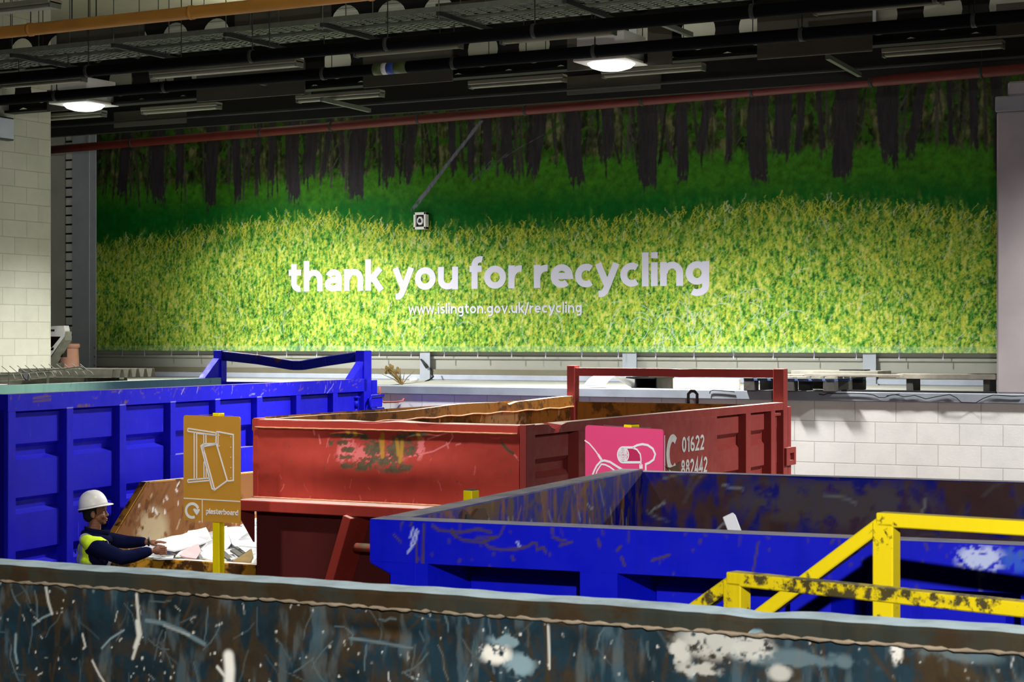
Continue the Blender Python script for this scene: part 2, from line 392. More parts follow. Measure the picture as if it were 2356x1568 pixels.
M['lath_grey'] = plain('grey_lath', rgb(106,106,94), .7, 0, .35, 12, .2)
M['rust_brown'] = plain('rust_brown', rgb(86,58,38), .85, 0, .35, 14, .3)
M['terracotta'] = plain('terracotta', rgb(196,146,124), .8, 0, .22, 5, .2)
M['grey_plastic'] = plain('grey_plastic', rgb(170,170,166), .5, 0, .2, 5)
M['wood_dirty'] = plain('dusty_timber', rgb(176,172,158), .85, 0, .35, 7, .3)
M['pallet_blue'] = plain('blue_pallet_timber', rgb(92,116,168), .8, 0, .4, 9, .3)
M['pallet_dark'] = plain('dark_pallet_timber', rgb(84,82,78), .85, 0, .45, 9, .3)
M['cream_panel'] = plain('cream_panel', rgb(232,222,196), .6, 0, .08, 3)
M['cable_red'] = plain('red_cable', rgb(176,98,92), .5, 0, .2, 9)
M['hook'] = paintmetal('scraped_hook_bar', rgb(196,74,64), rgb(120,104,84), .5, 0, .3, .5, dustk=.4)

exec_parts = []
# ------------------------------------------------------------------ the shell of the building
LZ = EYE-.555                       # top of the raised ledge
YW, YK, YB = 19.04, 22.46, 22.40      # block wall face, kerb face, banner plane
struct(MB().box(-24, 12, -9, 26, -.2, 0).build('floor', M['floor']))
struct(MB().box(-14.0, 8, YW, YW+.3, 0, EYE-.646).build('wall_back', M['block']))
struct(MB().box(-14.05, 8, YW-.03, YW+.34, EYE-.646, EYE-.543).build('trim_1', M['coping'], bevel=.008))
struct(MB().box(-21, 8, YW+.34, 22.9, EYE-1.0, LZ).build('floor', M['ledge']))
struct(MB().box(-19.6, 8, YK, YK+.3, LZ, EYE-.478).build('trim_2', M['kerb'], bevel=.012))
struct(MB().box(-17.3, -14.0, 12.5, YW+.34, 0, LZ).build('trim_3', M['ledge']))
m = MB()                            # profiled cladding behind the banner: wide sheets with two close ribs
z = EYE-.48; Y0 = YK+.06
prof = []
while z < EYE+5.0:
    prof += [(Y0, z), (Y0, z+.215), (Y0-.03, z+.228), (Y0-.03, z+.262), (Y0+.012, z+.266), (Y0+.012, z+.275), (Y0, z+.279)]; z += .282
x0, x1 = -22, 8; n = len(prof)
m.add([(x0, y, z) for y, z in prof]+[(x1, y, z) for y, z in prof], [(i, n+i, n+i+1, i+1) for i in range(n-1)])
struct(m.build('wall_rear', M['clad']))
struct(MB().box(-19.6, 8, YK+.02, YK+.07, EYE-.48, EYE-.40).build('trim_4', M['clad_low']))
struct(MB().box(-17.55, -17.3, 4, YW, 0, EYE+5).build('wall_left', M['block_left']))
struct(MB().box(-24, -17.4, YW-.25, YW, 0, EYE+5).build('wall_left_return', M['block_left']))
struct(MB().box(-24, -20.02, 22.36, 22.42, 0, EYE+5).build('wall_recess', M['ledge']))
struct(MB().box(-24, 10, -9, 26, EYE+4.95, EYE+5.1).build('ceiling', M['deck']))
# right hand pier: plaster shaft on the ledge with a grey band and a block above
xp = atY(2293, 700, YW)[0]
struct(MB().box(xp, xp+1.4, YW-.01, YW+.5, EYE-.545, EYE+2.36).build('wall_right', M['pink_conc'], bevel=.02, seg=2))
struct(MB().box(xp-.01, xp+1.4, YW-.03, YW+.52, EYE+2.36, EYE+2.52).build('trim_5', M['concrete'], bevel=.01))
struct(MB().box(xp+.11, xp+1.4, YW, YW+.5, EYE+2.52, EYE+2.67).build('wall_right_upper', M['pink_conc'], bevel=.02))
struct(MB().box(xp+.35, 8, YW+.3, YW+.5, EYE-.54, EYE+2.6).build('wall_right_rear', M['ledge']))

# steel columns standing on the ledge behind the banner
def column(xpx, wpx, label):
    X0 = atY(xpx, 840, YK-.03)[0]; w = wpx
    t = thing('steel_column', label, 'column', (X0, YK-.03, LZ), 0, 'steel columns behind the banner')
    MB().box(0, w, 0, .014, 0, 4.9).build('front_flange', M['steel_grey'], t)
    MB().box(w/2-.006, w/2+.006, .014, .21, 0, 4.9).build('web', M['steel_dark'], t)
    MB().box(0, w, .21, .224, 0, 4.9).build('rear_flange', M['steel_dark'], t)
    m = MB(); m.box(-.03, w+.03, -.02, .24, 0, .02); m.build('base_plate', M['steel_grey'], t)
    return t
column(966, .165, 'grey steel column with hanging cable loop, right of the blue container hoop')
column(1432, .205, 'pale steel column behind the middle of the maroon container hoop')
column(1985, .17, 'pale steel column behind the dusty planks near the right pier')
t = thing('steel_column', 'wide blue-grey steel column at the left edge of the banner', 'column', (-19.80, 22.28, LZ))
MB().box(0, .48, 0, .02, 0, 4.9).build('front_flange', M['steel_grey'], t)
MB().box(.23, .25, .02, .4, 0, 4.9).build('web', M['steel_dark'], t)
MB().box(.33, .36, -.012, 0, 0, 4.9).build('flange_rib', M['steel_grey'], t)
m = MB()
for q in range(4): m.ell((.47, -.012, .03+q*.14), (.016, .016, .016), 8, 6)
m.build('bolt', M['galv'], t)
t = thing('cable_ladder', 'white vertical cable ladder with dark rungs beside the left steel column', 'cable tray', (-19.98, 22.34, LZ))
MB().box(0, .15, 0, .05, 0, 4.6).build('channel', M['plaster'], t)
for q in range(30): MB().box(-.005, .155, -.008, 0, .2+q*.146, .226+q*.146).build('rung', M['black'], t)
bx = atX(17, 325, -17.3)
t = thing('junction_box', 'grey junction box on the cream block wall at the far left', 'box', (-17.3, bx[1], bx[2]))
MB().box(0, .12, -.4, 0, 0, .30).build('case', M['steel_dark'], t, bevel=.01)
MB().box(.12, .13, -.38, -.02, .02, .28).build('cover', M['steel_grey'], t)

# ------------------------------------------------------------------ ceiling: beams, boards, pipes, trays, battens, lamps
XL, XR = -23, 4
def xline(x, y, Y): return atY(x, y, Y)
def beam(Y, zb, h, r, pitch, label, x0=XL, x1=XR, ph=0, fl=.09):
    m = MB(); m.box(x0, x1, Y-fl, Y+fl, zb, zb+.03); m.box(x0, x1, Y-fl, Y+fl, zb+h-.03, zb+h)
    n = 20; za, zc = zb+.03, zb+h-.03; k = int((x1-x0)/pitch); zm = (za+zc)/2
    for i in range(k):
        xa = x0+i*pitch; xb = xa+pitch; xm = (xa+xb)/2
        for yy in (Y-.008, Y+.008):
            sq, ci = [], []
            for j in range(n):
                a = 2*PI*j/n; c, s_ = math.cos(a), math.sin(a); q = 1/max(abs(c)/(pitch/2), abs(s_)/((zc-za)/2))
                sq.append((xm+c*q, yy, zm+s_*q)); ci.append((xm+c*r, yy, zm+s_*r))
            m.add(sq+ci, [(j, (j+1) % n, n+(j+1) % n, n+j) for j in range(n)])
    return tag(m.build('cellular_beam', M['web']), label, 'beam', 'cellular ceiling beams')
YA = 18.25; zA = xline(1178, 172, YA)[2]
beam(YA, zA, .62, .20, .66, 'cellular roof beam behind the two lit lamps, closest to the banner')
beam(17.2, EYE+3.25, .62, .20, .6, 'cellular roof beam between the cable trays and the lit lamps')
def board(x0, x1, y0, y1, Y, label):      # pale fire boards fixed over the beam webs
    a = atY(x0, y1, Y); b = atY(x1, y0, Y); zt = atY((x0+x1)/2, y0, Y)[2]; zb = atY((x0+x1)/2, y1, Y)[2]
    o = MB().box(a[0], b[0], Y, Y+.025, zb, zt).build('fire_board', M['panel'])
    return tag(o, label, 'board', 'pale boards fixed to the ceiling beams')
for bxs in ((835, 1040, 92, 194, YA-.125, 'pale board on the beam left of the small bright gap'),
            (1490, 1545, 60, 150, YA-.125, 'narrow pale board on the beam right of the bright right lamp'),
            (1305, 1400, 75, 160, YA-.125, 'pale board on the beam directly behind the bright right lamp'),
            (1742, 2006, 20, 127, YA-.125, 'wide pale board between two round beam holes at upper right'),
            (2292, 2400, 5, 80, YA-.125, 'pale board on the beam at the top right corner'),
            (452, 700, 148, 225, YA-.125, 'pale board on the beam right of the left lamp'),
            (108, 160, 205, 255, YA-.125, 'small pale board on the beam left of the left lamp'),
            (262, 428, 252, 288, 20.37, 'pale downstand board below the beam right of the left lamp'),
            (1304, 1520, 168, 211, 20.37, 'pale downstand board under the bright right lamp'),
            (130, 330, 62, 116, 17.166, 'dim board above the cable trays at the upper left'),
            (540, 760, 22, 78, 17.166, 'dim board above the cable trays under the ochre pipe'),
            (1002, 1180, 0, 36, 17.166, 'dim board above the cable trays at top centre')): board(*bxs)
struct(MB().box(XL, XR, 20.4, 20.5, EYE+2.98, EYE+3.42).build('wall_bulkhead', M['web']))
def batten(x0, y0, x1, Y, w, label, zoff=0):
    a = atY(x0, y0, Y); b = atY(x1, y0, Y); L = b[0]-a[0]
    t = thing('batten_light', label, 'light fitting', (a[0], Y, a[2]), 0, 'unlit fluorescent battens')
    MB().box(0, L, -w/2, w/2, 0, .05).build('body', M['batten'], t, bevel=.008)
    MB().box(.02, L-.02, -w*.32, w*.32, -.035, 0).build('diffuser', M['batten'], t, bevel=.012, seg=2)
    for q in (L*.2, L*.8): MB().tube([(q, 0, .05), (q, 0, (EYE+3.245 if 15.8 < Y < 16.75 else EYE+4.95)-a[2])], .005, 6).build('hanger_rod', M['steel_dark'], t)
    for q in (0, L-.02): MB().box(q, q+.02, -w*.4, w*.4, -.04, .02).build('end_cap', M['galv'], t)
for b in ((352, 174, 690, 15.6, .16, 'large pale batten light hanging left of centre below the cable trays'),
          (6, 197, 195, 16.0, .12, 'thin batten light at the far left, above the black pipe'),
          (0, 176, 124, 16.8, .1, 'short thin batten at the left edge, under the cable trays'),
          (330, 257, 505, 19.2, .14, 'batten light just right of the left lit lamp'),
          (78, 274, 240, 19.3, .14, 'batten light just below the left lit lamp'),
          (686, 230, 880, 19.2, .14, 'batten light above the middle left of the banner'),
          (1082, 197, 1300, 19.2, .14, 'batten light left of the bright right lamp, under the beam'),
          (1388, 172, 1620, 19.2, .14, 'batten light right of the bright right lamp, under the beam'),
          (2032, 124, 2310, 19.2, .14, 'batten light at the right, above the dark tree tops'),
          (818, 124, 1062, 16.4, .12, 'batten light above the label on the black pipe'),
          (1154, 94, 1415, 16.4, .12, 'batten light above and left of the bright right lamp'),
          (1874, 26, 2170, 16.4, .12, 'batten light at the top right under the black pipe'),
          (-20, 26, 128, 13.6, .2, 'wide batten light in the top left corner')): batten(*b)
def pipe(name, p0, p1, r, mat, label, group=None, hang=(), strap=None, ztop=EYE+4.95):
    L = Vector(p1)-Vector(p0)
    t = thing(name, label, 'pipe', tuple(p0), 0, group)
    m = MB(); N = 24; m.tube([L*(i/N) for i in range(N+1)], r, 16); m.build('pipe_run', mat, t, smooth=True)
    for f in hang:
        q = L*f
        MB().tube([q+Vector((0, 0, r*.9)), q+Vector((0, 0, ztop-p0[2]))], .006, 6).build('hanger_rod', M['steel_dark'], t)
        MB().tube([q-L.normalized()*.02, q+L.normalized()*.02], r*1.12, 16).build('pipe_clamp', strap or M['steel_dark'], t, smooth=True)
    return t
rp0 = atY(100, 346, 21.85); rp1 = atZ(2400, 157, rp0[2]); rp1[2] = rp0[2]
e = atY(2116, 178, 20.4); rp1 = e+(e-rp0)*.5
pipe('red_pipe', rp0, rp1, .062, M['pipe_red'], 'long dull red pipe running across the top of the banner', None, [.09, .21, .27, .34, .42, .5, .57, .64, .7, .78, .86, .93])
def xpipe(name, y, Y, r, mat, label, x0=XL, x1=XR, group=None, hang=(), strap=None, ztop=EYE+4.95):
    z = atY(1178, y, Y)[2]
    return pipe(name, (x0, Y, z), (x1, Y, z), r, mat, label, group, hang, strap, ztop)
H1 = [.12, .24, .3, .36, .44, .5, .56, .64, .7, .78]
pb = xpipe('black_pipe', 134, 16.5, .062, M['pipe_black'], 'thick black pipe with a green, white and blue band, crossing in front of the lamps', hang=H1, ztop=EYE+3.295)
for (xa, xb, c) in ((862, 882, rgb(70,84,40)), (882, 893, rgb(205,205,200)), (893, 910, rgb(40,70,140)), (910, 938, rgb(70,84,40))):
    A = atY(xa, 152, 16.5)[0]-XL; B = atY(xb, 152, 16.5)[0]-XL
    key = 'band%d' % int(c[0]*1000)
    if key not in M: M[key] = plain('pipe_band_'+('green' if xa in (862, 910) else 'white' if xa == 882 else 'blue'), c, .5)
    MB().tube([(A, 0, 0), (B, 0, 0)], .0635, 16).build('colour_band', M[key], pb, smooth=True)
xpipe('black_pipe', 76, 15.2, .062, M['pipe_black'], 'black pipe just below the cable trays', hang=H1)
xpipe('thin_conduit', 216, 20.33, .018, M['steel_dark'], 'thin dark conduit under the downstand boards')
op = xpipe('ochre_pipe', -49, 14.9, .066, M['pipe_ochre'], 'ochre pipe crossing the top left corner', hang=[.18, .26, .34, .42, .5], strap=M['pipe_ochre'])
zt = EYE+3.3
def tray(ya, yb, label):         # perforated cable tray seen from below
    Ya = atZ(0, ya, zt)[1]; Yb = atZ(0, yb, zt)[1]
    t = thing('cable_tray', label, 'cable tray', (XL, Ya, zt), 0, 'perforated cable trays')
    m = MB(); n = int((XR-XL)/.15); wd = Yb-Ya
    for i in range(n):            # open slots punched through the base
        x = i*.15; m.box(x, x+.05, 0, wd, 0, .004)
    for q in range(5): m.box(0, n*.15, q*wd/5+.0, q*wd/5+wd/9, 0, .004)
    m.box(0, n*.15, wd-.03, wd, 0, .004)
    m.build('base', M['galv'], t)
    MB().box(0, n*.15, -.004, 0, -.002, .055).build('side_rail', M['galv'], t); MB().box(0, n*.15, wd, wd+.004, -.002, .055).build('side_rail', M['galv'], t)
    m = MB()
    for q in range(4): m.tube([(i*.6, wd*(.2+.18*q)+.012*math.sin(i*1.7+q), .03+.006*math.sin(i*.9+q*2)) for i in range(46)], .016, 6)
    m.build('cables', M['black'], t, smooth=True)
    return Ya, Yb
ya1, yb1 = tray(126, 138, 'perforated cable tray nearest the ochre pipe')
ya2, yb2 = tray(146, 160, 'perforated cable tray nearest the black pipes')
for i, (sx, sy) in enumerate(((25, 127), (248, 102), (513, 78), (735, 56), (1010, 32), (1302, 4))):
    a = atZ(sx, sy, zt-.03); t = thing('tray_bracket', 'steel strut bracket under both cable trays, number %s of six from the left' % ('one','two','three','four','five','six')[i], 'bracket', (a[0], ya1-.06, zt-.05))
    MB().box(-.02, .02, 0, yb2-ya1+.3, 0, .042).build('strut', M['steel_dark'], t)
    for yy in (.02, (ya2+yb1)/2-ya1+.06, yb2-ya1+.12): MB().tube([(0, yy, -.03), (0, yy, EYE+4.95-zt)], .006, 6).build('threaded_rod', M['galv'], t)
for i, (xa, ya, xb, yb, Y) in enumerate(((600, 190, 712, 216, 18.0), (1851, 80, 1916, 112, 18.0), (1904, 131, 1978, 172, 18.9), (1508, 48, 1590, 80, 17.0), (740, 228, 850, 254, 18.9))):
    a = atY(xa, ya, Y); b = atY(xb, yb, Y+1.3)
    tag(MB().bar(a, b, .05, .05).build('angle_brace', M['galv']), ('short angle brace right of the left lamp', 'angle brace crossing the wide pale board at upper right', 'angle brace below the beam at the upper right', 'angle brace right of the bright lamp near the top', 'thin angle brace above the fallen log in the banner')[i], 'brace')
# lit lamps
em = NT('lamp_lens'); em.t.nodes.remove(em.b); e_ = em.n('ShaderNodeEmission'); e_.inputs[0].default_value = (1, 1, .98, 1); e_.inputs[1].default_value = 5
em.l(e_.outputs[0], em.out.inputs[0]); M['lens'] = em.m
M['lamp_case'] = plain('lamp_case', rgb(214,214,208), .5, 0, .06, 4)
for lx, lab in ((-15.8, 'lit box lamp at the upper left, near the cream block wall'), (-8.4, 'lit box lamp right of centre below the black pipe')):
    t = thing('ceiling_lamp', lab, 'lamp', (lx, 18.0, LAMP_Z), 0, 'lit box lamps under the ceiling')
    MB().box(-.28, .28, -.28, .28, .10, .38).build('housing', M['lamp_case'], t, bevel=.006)
    MB().box(-.31, .31, -.31, .31, .07, .10).build('rim', M['lamp_case'], t, bevel=.006)
    m = MB(); m.lathe([(.002, -.0), (.14, .005), (.22, .03), (.26, .07)], (0, 0, 0), 24); m.build('lens', M['lens'], t, smooth=True)
    MB().box(.1, .2, -.286, -.28, .17, .19).build('maker_plate', M['steel_dark'], t)
    for q in (-.2, .2): MB().tube([(q, 0, .38), (q, 0, EYE+4.95-LAMP_Z)], .008, 6).build('hanger_rod', M['steel_dark'], t)

# ------------------------------------------------------------------ the printed banner
bxl = atY(215, 700, YB)[0]; bxr = -4.9; bzb = atY(1250, 809, YB)[2]; bzt = bzb+3.5
NX, NZ = 1240, 330
bx = np.linspace(bxl, bxr, NX); bz = np.linspace(bzb, bzt, NZ)
BX, BZ = np.meshgrid(bx, bz)
bd = SN*(-BX)+CS*YB; PX = CX+FPX*(BX*CS+YB*SN)/bd; PY = CY-FPX*(BZ-EYE)/bd      # where each point of the print stands in the picture
def C3(r, g, b): return np.array(lin((r/255, g/255, b/255)))
def paint_banner():
    h, w = BX.shape; T = (BZ-bzb)/(bzt-bzb); Sx = (BX-bxl)
    tp = lambda x, y: (np.interp(x, PX[0], bx)-bxl, ((EYE-(y-CY)/FPX*(SN*-np.interp(x, PX[0], bx)+CS*YB))-bzb)/(bzt-bzb))
    img = np.zeros((h, w, 3))
    # meadow
    n_f = vnoise(h, w, 110, 430, 1, 3, .7); n_v = vnoise(h, w, 40, 520, 2, 3, .6); n_l = vnoise(h, w, 4, 14, 3, 3)
    a = .5*n_f+.5*n_v; a = (a-a.mean())/a.std()
    stops = np.array([-2.2, -1.1, -.2, .6, 1.3, 2.4]); cols = np.array([C3(36,88,36), C3(64,134,46), C3(116,174,66), C3(162,200,78), C3(204,216,84), C3(220,224,136)])
    aa = a+(n_l-.5)*1.4
    for c in range(3): img[..., c] = np.interp(aa, stops, cols[:, c])
    # far deep green band of smooth grass above the meadow
    edge = np.interp(PX, [215, 400, 600, 760, 1000, 1200, 1500, 1800, 2050, 2300], [575, 545, 515, 500, 540, 530, 505, 465, 480, 500])
    ez = EYE-(edge-CY)/FPX*bd; q = (BZ-ez)
    rag = (vnoise(h, w, 18, 260, 5, 3)-.5)*.5
    k = sstep(-.62, .22, q+rag)[..., None]
    deep = C3(8,88,24)[None, None]*(.7+.6*vnoise(h, w, 60, 200, 6, 3)[..., None])
    img = img*(1-k)+deep*k
    # forest floor, lighter green
    fe = np.interp(PX, [215, 500, 900, 1200, 1500, 1800, 2100, 2300], [440, 440, 425, 415, 410, 395, 385, 380]); fz = EYE-(fe-CY)/FPX*bd
    k = sstep(-.42, .02, BZ-fz+(vnoise(h, w, 20, 120, 7, 3)-.5)*.25)[..., None]
    lit = C3(54,108,22)[None, None]*(.55+.9*vnoise(h, w, 60, 220, 8, 3)[..., None])
    img = img*(1-k)+lit*k
    # forest background
    fe = np.interp(PX, [215, 500, 900, 1200, 1500, 1800, 2100, 2300], [425, 420, 390, 365, 350, 345, 330, 330]); fz = EYE-(fe-CY)/FPX*bd
    k = sstep(-.1, .06, BZ-fz+(vnoise(h, w, 30, 300, 9, 2)-.5)*.2)[..., None]
    nb = .55*vnoise(h, w, 30, 150, 10, 3, .6)+.45*vnoise(h, w, 8, 260, 16, 2, .6); nl = vnoise(h, w, 26, 130, 11, 4, .6)
    bg = np.zeros_like(img); sb = np.array([.25, .42, .55, .7]); cb = np.array([C3(16,20,11), C3(36,44,20), C3(64,72,36), C3(100,102,66)])
    for c in range(3): bg[..., c] = np.interp(nb, sb, cb[:, c])
    kk = sstep(.5, .62, nl+(T-.8)*.35)[..., None]; bg = bg*(1-kk)+(C3(50,92,20)*.9)[None, None]*kk*(.4+1.0*vnoise(h, w, 60, 240, 12, 2)[..., None])
    img = img*(1-k)+bg*k
    # trunks
    r = np.random.default_rng(3); dx = bx[1]-bx[0]
    def trunk(s0, t0, s1, t1, w0, w1, col, soft=.012):
        H = bzt-bzb; j0, j1 = sorted((int(np.clip(t0, 0, 1)*(h-1)), int(np.clip(t1, 0, 1)*(h-1)))); 
        if j1 <= j0: return
        tt = T[j0:j1+1]; f = (tt-t0)/(t1-t0+1e-9); wob = .02*np.sin(f*5+s0*7); c = s0+(s1-s0)*f+wob*(w1/.2); wd = w0+(w1-w0)*f
        d = np.abs(Sx[j0:j1+1]-c)-wd/2; m = ((1-sstep(-soft, soft, d+(tex[j0:j1+1]-.5)*.03))*sstep(.0, .09, f-.22*(ragb[j0:j1+1]-.35)))[..., None]
        sh = (.62+.75*bark[j0:j1+1])[..., None]
        img[j0:j1+1] = img[j0:j1+1]*(1-m)+np.array(col)[None, None]*sh*m
    tex = vnoise(h, w, 80, 300, 14, 2); ragb = vnoise(h, w, 60, 620, 17, 2); bark = vnoise(h, w, 16, 520, 15, 3)
    for q in range(150):
        s0 = r.uniform(0, Sx[0, -1]); y = r.uniform(.6, .7)+(.08*s0/14); lean = r.normal(0, .12); wd = r.uniform(.015, .05)
        g = r.uniform(.6, 1.3); trunk(s0, y, s0+lean, 1.02, wd, wd*.8, C3(52*g, 50*g, 46*g))
    for q in range(70):
        s0 = r.uniform(0, Sx[0, -1]); y = r.uniform(.68, .95); lean = r.normal(0, .35); wd = r.uniform(.01, .025)
        trunk(s0, y, s0+lean, y+r.uniform(.1, .25), wd, wd*.5, C3(70,70,62))
    TR = [(290,282,462,22),(362,368,480,30),(415,413,430,16),(485,487,490,26),(545,545,478,18),(598,592,425,12),(625,626,430,12),(676,676,480,28),(716,716,420,26),(765,740,418,12),(785,790,420,8),(826,822,472,34),(893,890,420,30),(955,937,432,20),(1040,1045,412,16),(1080,1088,425,16),(1120,1120,395,20),(1168,1165,410,24),(1245,1227,418,28),(1310,1332,440,36),(1400,1392,380,26),(1480,1497,445,44),(1573,1568,430,26),(1640,1610,365,20),(1676,1676,380,14),(1745,1745,432,44),(1800,1798,365,38),(1850,1832,362,16),(1880,1898,365,12),(1945,1942,425,48),(2035,2045,380,36),(2060,2060,400,14),(2125,2093,380,22),(2185,2187,345,12),(2235,2245,355,20),(2290,2300,420,24)]
    for xt, xb, yb, wd in TR:
        sb_, tb = tp(xb, yb); st, tt = tp(xt, 200); m_ = (np.interp(xb+wd, PX[0], bx)-np.interp(xb, PX[0], bx))
        trunk(sb_, tb, st, 1.02, m_*.95, m_*1.12, C3(46,42,46))
    a0 = tp(945, 488); a1 = tp(1108, 278); trunk(a0[0], a0[1], a1[0], a1[1], .085, .06, C3(104,104,116))
    for q in range(4): a0 = tp(1085+q*22, 420-q*18); a1 = tp(1130+q*40, 370-q*20); trunk(a0[0], a0[1], a1[0], a1[1], .02, .015, C3(84,84,92))
    # tall flower spikes and bent stems of the meadow
    H = bzt-bzb; rows = bz-bzb
    for q in range(17000):
        s0 = r.uniform(0, Sx[0, -1]); ii = int(s0/dx); 
        if ii >= w-2: continue
        top = ez[0, ii]-bzb; z0 = r.uniform(-.02, top-.03+.16*r.random()**2); L = r.uniform(.03, .10)*(1.35 if z0 > top-.25 else .9); a_ = r.normal(.05, .5)
        u = r.random(); colr = C3(206,204,66) if u < .56 else (C3(172,200,70) if u < .75 else (C3(36,104,34) if u < .93 else C3(206,216,186)))
        op = r.uniform(.22, .62); nst = max(2, int(L/dx*1.3))
        for e_ in range(nst):
            f = e_/nst; zz = z0+L*f; xx = s0+math.sin(a_)*L*f+.012*math.sin(f*6+q)
            j = int(zz/H*(h-1)); i = int(xx/dx)
            if 0 <= j < h and 0 <= i < w-1:
                img[j, i] = img[j, i]*(1-op)+colr*op
                if r.random() < .4: img[j, i+1] = img[j, i+1]*(1-op*.6)+colr*op*.6
    for q in range(150):           # pale dry grass loops low in the print
        s0 = r.uniform(0, Sx[0, -1]); z0 = r.uniform(.02, .75) if q < 90 else r.uniform(.0, .5); R_ = r.uniform(.08, .35); a0_ = r.uniform(0, 2*PI); a1_ = a0_+r.uniform(.5, 1.6)
        if q < 60: s0 = r.uniform(9.3, 11.8)
        for f in np.linspace(0, 1, int(R_*abs(a1_-a0_)/dx*1.5)+2):
            a_ = a0_+(a1_-a0_)*f; i = int((s0+R_*math.cos(a_))/dx); j = int((z0+R_*math.sin(a_)*1.2)/H*(h-1))
            if 0 <= j < h and 0 <= i < w: img[j, i] = img[j, i]*.45+C3(196,212,196)*.55
    # welded hem along the foot and side, slightly milky
    hem = (BZ < bzb+.075)[..., None]; img = np.where(hem, img*.8+C3(190,225,190)*.2, img)
    return np.clip(img, 0, 1)
BIMG = paint_banner()
fold = .008*np.sin(BX*2.1+1.2*np.sin(BX*.7))+.003*np.sin(BX*6.3+BZ*.6)+.014*(vnoise(NZ, NX, 3, 10, 21, 2)-.5)
m = MB(); bv = np.stack([BX, YB+fold, BZ], -1).reshape(-1, 3); me = bpy.data.meshes.new('cloth')
idx = np.arange(NX*NZ).reshape(NZ, NX); F4 = np.stack([idx[:-1, :-1], idx[:-1, 1:], idx[1:, 1:], idx[1:, :-1]], -1).reshape(-1, 4)
me.vertices.add(len(bv)); me.vertices.foreach_set('co', bv.ravel()); me.loops.add(F4.size); me.loops.foreach_set('vertex_index', F4.ravel().astype(np.int32))
me.polygons.add(len(F4)); me.polygons.foreach_set('loop_start', np.arange(0, F4.size, 4, dtype=np.int32)); me.polygons.foreach_set('use_smooth', [True]*len(F4)); me.update(calc_edges=True)
ca = me.color_attributes.new('print', 'FLOAT_COLOR', 'POINT'); cc = np.ones((len(bv), 4), np.float32); cc[:, :3] = BIMG.reshape(-1, 3); ca.data.foreach_set('color', cc.ravel())
t = NT('banner_print'); _, c = t.attr('print')
fn = t.ramp(t.noise(1, 3, .7, t.coord((60, 1, 26))), [(.3, .86), (.7, 1.12)])
t.col(t.mix(1.0, c, fn, 'MULTIPLY')); t.rough(.7); t.b.inputs['Specular IOR Level'].default_value = .12
M['banner'] = t.m; me.materials.append(t.m)
banner = thing('banner', 'wide printed banner of a green meadow and dark trees along the back wall', 'banner', (0, 0, 0))
cloth = bpy.data.objects.new('cloth', me); COL.objects.link(cloth); cloth.parent = banner
M['letter'] = plain('lavender_white_letters', rgb(228,228,248), .6, 0, .03, 3)
def _arc(cx, cy, rx, ry, a0, a1):
    n = max(4, int(abs(a1-a0)/14)); return [(cx+rx*math.cos(math.radians(a0+(a1-a0)*i/n)), cy+ry*math.sin(math.radians(a0+(a1-a0)*i/n))) for i in range(n+1)]
